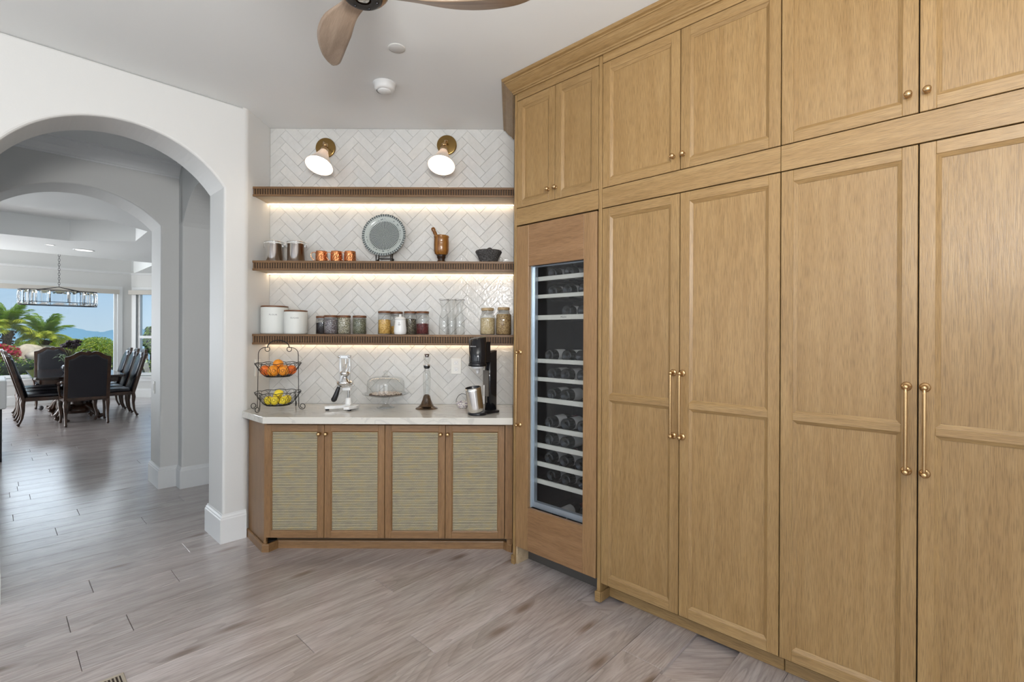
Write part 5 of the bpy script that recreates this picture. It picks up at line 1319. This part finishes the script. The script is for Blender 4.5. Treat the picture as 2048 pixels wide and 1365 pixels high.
# chandelier
CHN = LP(.44, 8.10)
c_ = thing('chandelier', 'long oval iron chandelier hung with faceted crystal slabs above the table', 'chandelier', (CHN.x, CHN.y, 2.09), LR)
IR = mat('chandelier_iron', (.05, .05, .055), .35, .7)
def stad(a_, b_, n_=44):
    P_ = []
    for k in range(n_):
        t_ = 2*PI*k/n_; P_.append((a_*math.copysign(abs(math.cos(t_))**.75, math.cos(t_)), b_*math.copysign(abs(math.sin(t_))**.75, math.sin(t_))))
    return P_
for z in (-.132, .132): MB().tube([(x, y, z) for x, y in stad(.52, .175)], .007, 6, closed=True).build('ring', IR, c_)
CRY = mat('crystal', (.96, .97, .98), .0, **{'Transmission Weight': 1.0, 'IOR': 1.45})
ST = stad(.525, .18, 22)
for k in range(22):
    x, y = ST[k]; x2, y2 = ST[(k+1) % 22]; mx_, my_ = (x+x2)/2, (y+y2)/2; an = math.atan2(y2-y, x2-x); hw_ = math.hypot(x2-x, y2-y)*.36
    o_ = [(-hw_, -.118), (hw_, -.118), (hw_, .118), (-hw_, .118)]; i_ = [(-hw_*.5, -.09), (hw_*.5, -.09), (hw_*.5, .09), (-hw_*.5, .09)]
    vs = [(a, 0, b) for a, b in o_]+[(a, -.012, b) for a, b in i_]+[(a, .012, b) for a, b in i_]
    fs = [(k2, (k2+1) % 4, 4+(k2+1) % 4, 4+k2) for k2 in range(4)]+[(k2, (k2+1) % 4, 8+(k2+1) % 4, 8+k2) for k2 in range(4)]+[(4, 5, 6, 7), (8, 9, 10, 11)]
    MB().add(vs, fs, 0, False, Matrix.Translation((mx_, my_, 0)) @ Matrix.Rotation(an, 4, 'Z')).build('crystal', CRY, c_)
m = MB()
for k in range(0, 22, 2): x, y = ST[k]; m.tube([(x*.985, y*.985, -.13), (x*1.02, y*1.02, 0), (x*.985, y*.985, .13)], .004, 5)
for x in (-.34, -.12, .12, .34): m.tube([(x, 0, -.07), (x, 0, .0)], .006, 6); m.tube([(x, -.165, -.07), (x, .165, -.07)], .004, 5)
m.tube([(-.50, 0, -.07), (.50, 0, -.07)], .006, 6); m.tube([(-.3, -.1, .13), (0, 0, .20), (.3, .1, .13)], .006, 6); m.tube([(-.3, .1, .13), (0, 0, .20), (.3, -.1, .13)], .006, 6)
m.build('frame', IR, c_)
for x in (-.34, -.12, .12, .34):
    cd = MB().lathe([(0, 0), (.011, 0), (.011, .075), (0, .075)], 10, 0, Matrix.Translation((x, 0, 0))).build('candle', WHITEP, c_)
    MB().lathe([(0, .076), (.010, .082), (.012, .095), (.006, .115), (0, .122)], 10, 0, Matrix.Translation((x, 0, 0))).build('bulb', emit('lamp_glow', (1, .85, .65), 4), cd)
zt = 3.298-2.09; nlk = 24; lk = (zt-.20)/nlk
for k in range(nlk):
    z = .20+lk*(k+.5); hz = lk*.64; R_ = .014
    P_ = [((R_*math.cos(2*PI*i/10) if k % 2 else 0), (0 if k % 2 else R_*math.cos(2*PI*i/10)), z+hz*math.sin(2*PI*i/10)) for i in range(10)]
    MB().tube(P_, .0032, 5, closed=True).build('chain_link', IR, c_)
MB().lathe([(0, zt-.03), (.03, zt-.03), (.06, zt-.006), (.062, zt), (0, zt)], 24).build('ceiling_rose', IR, c_)
# recessed lights
def can(px, py, z, lab, r_=.075):
    p = onz(px, py, z); t_ = thing('recessed_light', lab, 'light', (p.x, p.y, z-.0005), 0, 'recessed lights in the dining room ceiling')
    MB().lathe([(r_*.82, -.002), (r_*.86, -.006), (r_, -.004), (r_, 0), (r_*.8, 0)], 28).build('trim_ring', TRIM, t_)
    MB().lathe([(0, -.0015), (r_*.8, -.0015), (r_*.8, .0), (0, .0)], 28).build('lens', emit('can_lens', (1, .97, .92), 1.6), t_)
can(100, 490, DZ, 'small round recessed light left of the wider one in the dining ceiling', .06)
can(168, 500.8, DZ, 'wide round recessed light in the dining ceiling right of the chandelier chain', .14)
can(177, 409.5, 3.165, 'round recessed light inside the octagonal ceiling recess', .09)

# ============================================================ GARDEN AND VIEW
GRD = -.35
lawn = MB().prism([(-60, 5), L2(6.5, 11.2), L2(-.9, 11.2), (-8, 12.6), (10, 12.6), (10, 24), (-60, 24)], GRD-.2, GRD).build('ground_garden', mat('garden_soil', (.16, .15, .08), .9, var=.4, vscale=2), kind='structure')
def leaf_cloud(m, c, rad, n, size, shell=.55, flat=1.0, nmat=1):
    for _ in range(n):
        u_ = random.uniform(-1, 1); a_ = random.random()*2*PI; s_ = math.sqrt(1-u_*u_); q_ = shell+(1-shell)*random.random()**.5
        P_ = Vector((c[0]+rad[0]*q_*s_*math.cos(a_), c[1]+rad[1]*q_*s_*math.sin(a_), c[2]+rad[2]*q_*u_))
        d = Vector((random.gauss(0, 1), random.gauss(0, 1), random.gauss(.3, 1))).normalized(); e = d.orthogonal().normalized()*size*random.uniform(.6, 1.2); f = d.cross(e).normalized()*size*.45
        m.add([tuple(P_-e), tuple(P_+f), tuple(P_+e), tuple(P_-f)], [(0, 1, 2, 3)], random.randrange(nmat))
def foliage(name, col, tr=.35):
    if name in MATS: return MATS[name]
    m, t, b, o = nodes(name); b.inputs['Base Color'].default_value = (*col, 1); b.inputs['Roughness'].default_value = .5
    tl = t.nodes.new('ShaderNodeBsdfTranslucent'); tl.inputs[0].default_value = (*[min(1, c*1.4) for c in col], 1)
    mx = t.nodes.new('ShaderNodeMixShader'); mx.inputs[0].default_value = tr
    t.links.new(b.outputs[0], mx.inputs[1]); t.links.new(tl.outputs[0], mx.inputs[2]); t.links.new(mx.outputs[0], o.inputs[0]); MATS[name] = m; return m
DG, MG, YG, LG = foliage('leaf_dark', (.03, .075, .015)), foliage('leaf_mid', (.20, .33, .04)), foliage('leaf_yellow', (.50, .52, .05)), foliage('leaf_lime', (.28, .38, .05))
BARK = mat('bark', (.13, .09, .065), .9, bump=.8, bscale=25, var=.5, vscale=30)
random.seed(33)
def bush(name, lab, px, py, Y, rad, n, size, mats_, cat='shrub', grp=None, base_z=GRD):
    c = pt(px, py, Y); r = thing(name, lab, cat, (c.x, c.y, base_z), 0, grp); zc = c.z-base_z
    m = MB(); leaf_cloud(m, (0, 0, zc), rad, n, size, nmat=len(mats_)); 
    for k in range(5):
        a_ = random.random()*6.28; m2 = rad[0]*.45; leaf_cloud(m, (m2*math.cos(a_), m2*math.sin(a_)*.6, zc+rad[2]*random.uniform(-.1, .55)), (rad[0]*.5, rad[1]*.5, rad[2]*.6), n//7, size, nmat=len(mats_))
    m.build('foliage', mats_, r, kind='stuff')
    m = MB(); 
    for k in range(3):
        a_ = k*2.1; m.tube([(0, 0, -.02), (.1*math.cos(a_), .1*math.sin(a_), zc*.5), (rad[0]*.4*math.cos(a_), rad[1]*.4*math.sin(a_), zc)], [.05, .035, .012], 6)
    m.build('stem', BARK, r)
def palm(px, py, Y, R_, lab, nf=34, seed=1, lean=.3, dark=False):
    random.seed(seed); c = pt(px, py, Y); ht = c.z-GRD
    r = thing('palm_tree', lab, 'palm', (c.x-lean, c.y, GRD), 0, 'pygmy palms outside the picture window')
    m = MB(); P_ = []; n_ = 14
    for i in range(n_+1): t_ = i/n_; P_.append((lean*t_**1.6, 0, -.05+(ht-.1)*t_))
    m.tube(P_, [.12-.04*math.sin(i/n_*2.6)+(.05*max(0, (i/n_-.60))/.40) for i in range(n_+1)], 14)
    for i in range(60):
        t_ = .25+.72*i/60; a_ = i*2.4; rr_ = .10+.10*max(0, t_-.6)/.4; m.box(-.025, .025, -.01, .03, -.03, .03, M=Matrix.Translation((lean*t_**1.6+rr_*math.cos(a_), rr_*math.sin(a_), (ht-.1)*t_)) @ Matrix.Rotation(a_, 4, 'Z'))
    m.build('trunk', BARK, r)
    fm = []
    for v_ in range(4):
        m = MB(); droop = (.45, .6, .75, .9)[v_]; sp = []
        for i in range(15):
            t_ = i/14; sp.append(Vector((R_*(t_*(1-.18*droop*t_)), 0, R_*(.55*t_-(.60*droop+.25)*t_*t_))))
        m.tube([tuple(p_) for p_ in sp], [.012*(1-i/15)+.003 for i in range(15)], 5)
        for i in range(52):
            t_ = .12+.86*i/52; j = min(13, int(t_*14)); f_ = t_*14-j; b_ = sp[j].lerp(sp[j+1], f_); tg = (sp[j+1]-sp[j]).normalized()
            ll = R_*.30*math.sin(PI*(.12+.80*t_))**.7*random.uniform(.85, 1.1)
            for sg in (-1, 1):
                dr = (Vector((0, sg, 0))*.9+tg*.65+Vector((0, 0, -.30-.5*random.random()))).normalized(); tip = b_+dr*ll; mid = b_+dr*ll*.5+Vector((0, 0, .03*R_))
                s_ = tg*.0085*R_
                m.add([tuple(b_-s_), tuple(b_+s_), tuple(mid+s_*1.1), tuple(tip), tuple(mid-s_*1.1)], [(0, 1, 2, 4), (4, 2, 3)], random.choice((0, 0, 1)))
        o_ = m.build('frond', [YG if v_ > 1 else MG, LG], r); fm.append(o_)
    tot = nf
    for k in range(tot):
        v_ = k % 4
        o_ = fm[v_] if k < 4 else fm[v_].copy()
        if k >= 4: COL.objects.link(o_)
        o_.parent = r; o_.location = (lean, 0, ht-.08)
        el = (-1.10, -.72, -.34, -.02)[v_]+random.uniform(-.15, .2)
        o_.rotation_euler = (Matrix.Rotation(k*2.399+random.uniform(-.2, .2), 3, 'Z') @ Matrix.Rotation(el, 3, 'Y')).to_euler()
palm(90, 673, 17.0, 1.02, 'palm with a slender bare trunk left of the chandelier, seen through the picture window', seed=4, lean=.35)
palm(16, 652, 16.0, 1.0, 'palm with a thick trunk at the left edge of the picture window', seed=9, lean=.1)
bush('tall_shrub', 'bright yellow-green shrub with a raised twig beside the window pier', 196, 706, 19, (.75, .6, .62), 5200, .045, [YG, LG, MG])
bush('tall_shrub', 'yellow-green shrub behind the far armchair', 150, 703, 19.5, (.60, .5, .50), 3600, .045, [YG, LG])
bush('tall_shrub', 'yellow-green shrub right of the palm trunk', 107, 698, 20.5, (.55, .5, .35), 3000, .045, [YG, LG])
bush('tall_shrub', 'small yellow-green shrub between the two palm trunks', 52, 700, 21.5, (.55, .5, .38), 2600, .042, [LG, MG, YG])
bush('tall_shrub', 'thin leafed shrub at the right side of the narrow window', 301, 680, 17, (.20, .25, .5), 500, .06, [DG, MG])
RED = foliage('bract_red', (.62, .03, .09))
bush('bougainvillea', 'red flowering bougainvillea at the left end of the hedge', 6, 708, 15.2, (.42, .4, .30), 1500, .05, [RED, RED, MG], cat='flowering shrub')
m = MB(); random.seed(2); hz = pt(0, 720, 14.0).z-GRD
HX0, HX1 = -18.5, -9.0
for k in range(30):
    x = HX0+(HX1-HX0)*(k+.5)/30; leaf_cloud(m, (x, 0, hz*.5), (.42, .45, hz*.53+random.uniform(-.03, .05)), 620, .04, shell=.75, nmat=4)
hd_ = thing('hedge', 'clipped dark green hedge below the picture window view', 'hedge', (0, 14.2, GRD))
m.build('foliage', [DG, DG, MG, LG], hd_, kind='stuff')
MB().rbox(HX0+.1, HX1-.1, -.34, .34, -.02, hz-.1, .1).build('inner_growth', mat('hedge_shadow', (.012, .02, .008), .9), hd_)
RK = mat('sandstone', (.62, .52, .40), .9, bump=1.0, bscale=6, var=.25, vscale=4)
random.seed(14)
for (px, py, Y, rx, rz, lab) in ((56, 712, 16.2, .42, .36, 'pale boulder behind the hedge left of the palm trunk'), (92, 710, 16.8, .50, .38, 'pale boulder behind the hedge right of the palm trunk'), (74, 716, 15.6, .36, .24, 'lower pale boulder in front of the other two'), (30, 716, 15.9, .28, .22, 'small pale boulder beside the red bougainvillea')):
    c = pt(px, py, Y); bm = bmesh.new(); bmesh.ops.create_icosphere(bm, subdivisions=3, radius=1)
    ph = [random.uniform(0, 6) for _ in range(6)]
    for v in bm.verts:
        k = 1+.10*math.sin(3*v.co.x+ph[0])+.10*math.sin(4*v.co.y+ph[1])+.08*math.sin(5*v.co.z+ph[2])+.04*math.sin(9*v.co.x+7*v.co.z+ph[3])
        v.co = Vector((v.co.x*rx*k, v.co.y*rx*.8*k, v.co.z*rz*k))
    me = bpy.data.meshes.new('boulder'); [setattr(f_, 'smooth', True) for f_ in bm.faces]; bm.to_mesh(me); bm.free(); me.materials.append(RK)
    o_ = bpy.data.objects.new('boulder', me); COL.objects.link(o_)
    o_.location = (c.x, c.y, c.z); tag(o_, lab, 'boulder', 'pale boulders behind the hedge')
    pl_ = MB().lathe([(0, GRD-c.z), (rx*.7, GRD-c.z), (rx*.75, -.1), (0, 0)], 12).build('buried_base', RK, o_)
# valley and mountains
def ridge(name, Y, px0, px1, ys, col, depth, n_=90, base=-400):
    m = MB(); vs = []; fs = []; random.seed(int(Y))
    for i in range(n_+1):
        t_ = i/n_; px = px0+(px1-px0)*t_; k = t_*(len(ys)-1); j = min(len(ys)-2, int(k)); y_ = ys[j]*(1-(k-j))+ys[j+1]*(k-j)+random.uniform(-.6, .6)
        p = pt(px, y_, Y); vs += [(p.x, Y-depth, base), (p.x, Y-depth*.4, base*.35+p.z*.65), (p.x, Y, p.z), (p.x, Y+depth, base)]
    for i in range(n_):
        for q_ in range(3): a_ = i*4+q_; fs.append((a_, a_+4, a_+5, a_+1))
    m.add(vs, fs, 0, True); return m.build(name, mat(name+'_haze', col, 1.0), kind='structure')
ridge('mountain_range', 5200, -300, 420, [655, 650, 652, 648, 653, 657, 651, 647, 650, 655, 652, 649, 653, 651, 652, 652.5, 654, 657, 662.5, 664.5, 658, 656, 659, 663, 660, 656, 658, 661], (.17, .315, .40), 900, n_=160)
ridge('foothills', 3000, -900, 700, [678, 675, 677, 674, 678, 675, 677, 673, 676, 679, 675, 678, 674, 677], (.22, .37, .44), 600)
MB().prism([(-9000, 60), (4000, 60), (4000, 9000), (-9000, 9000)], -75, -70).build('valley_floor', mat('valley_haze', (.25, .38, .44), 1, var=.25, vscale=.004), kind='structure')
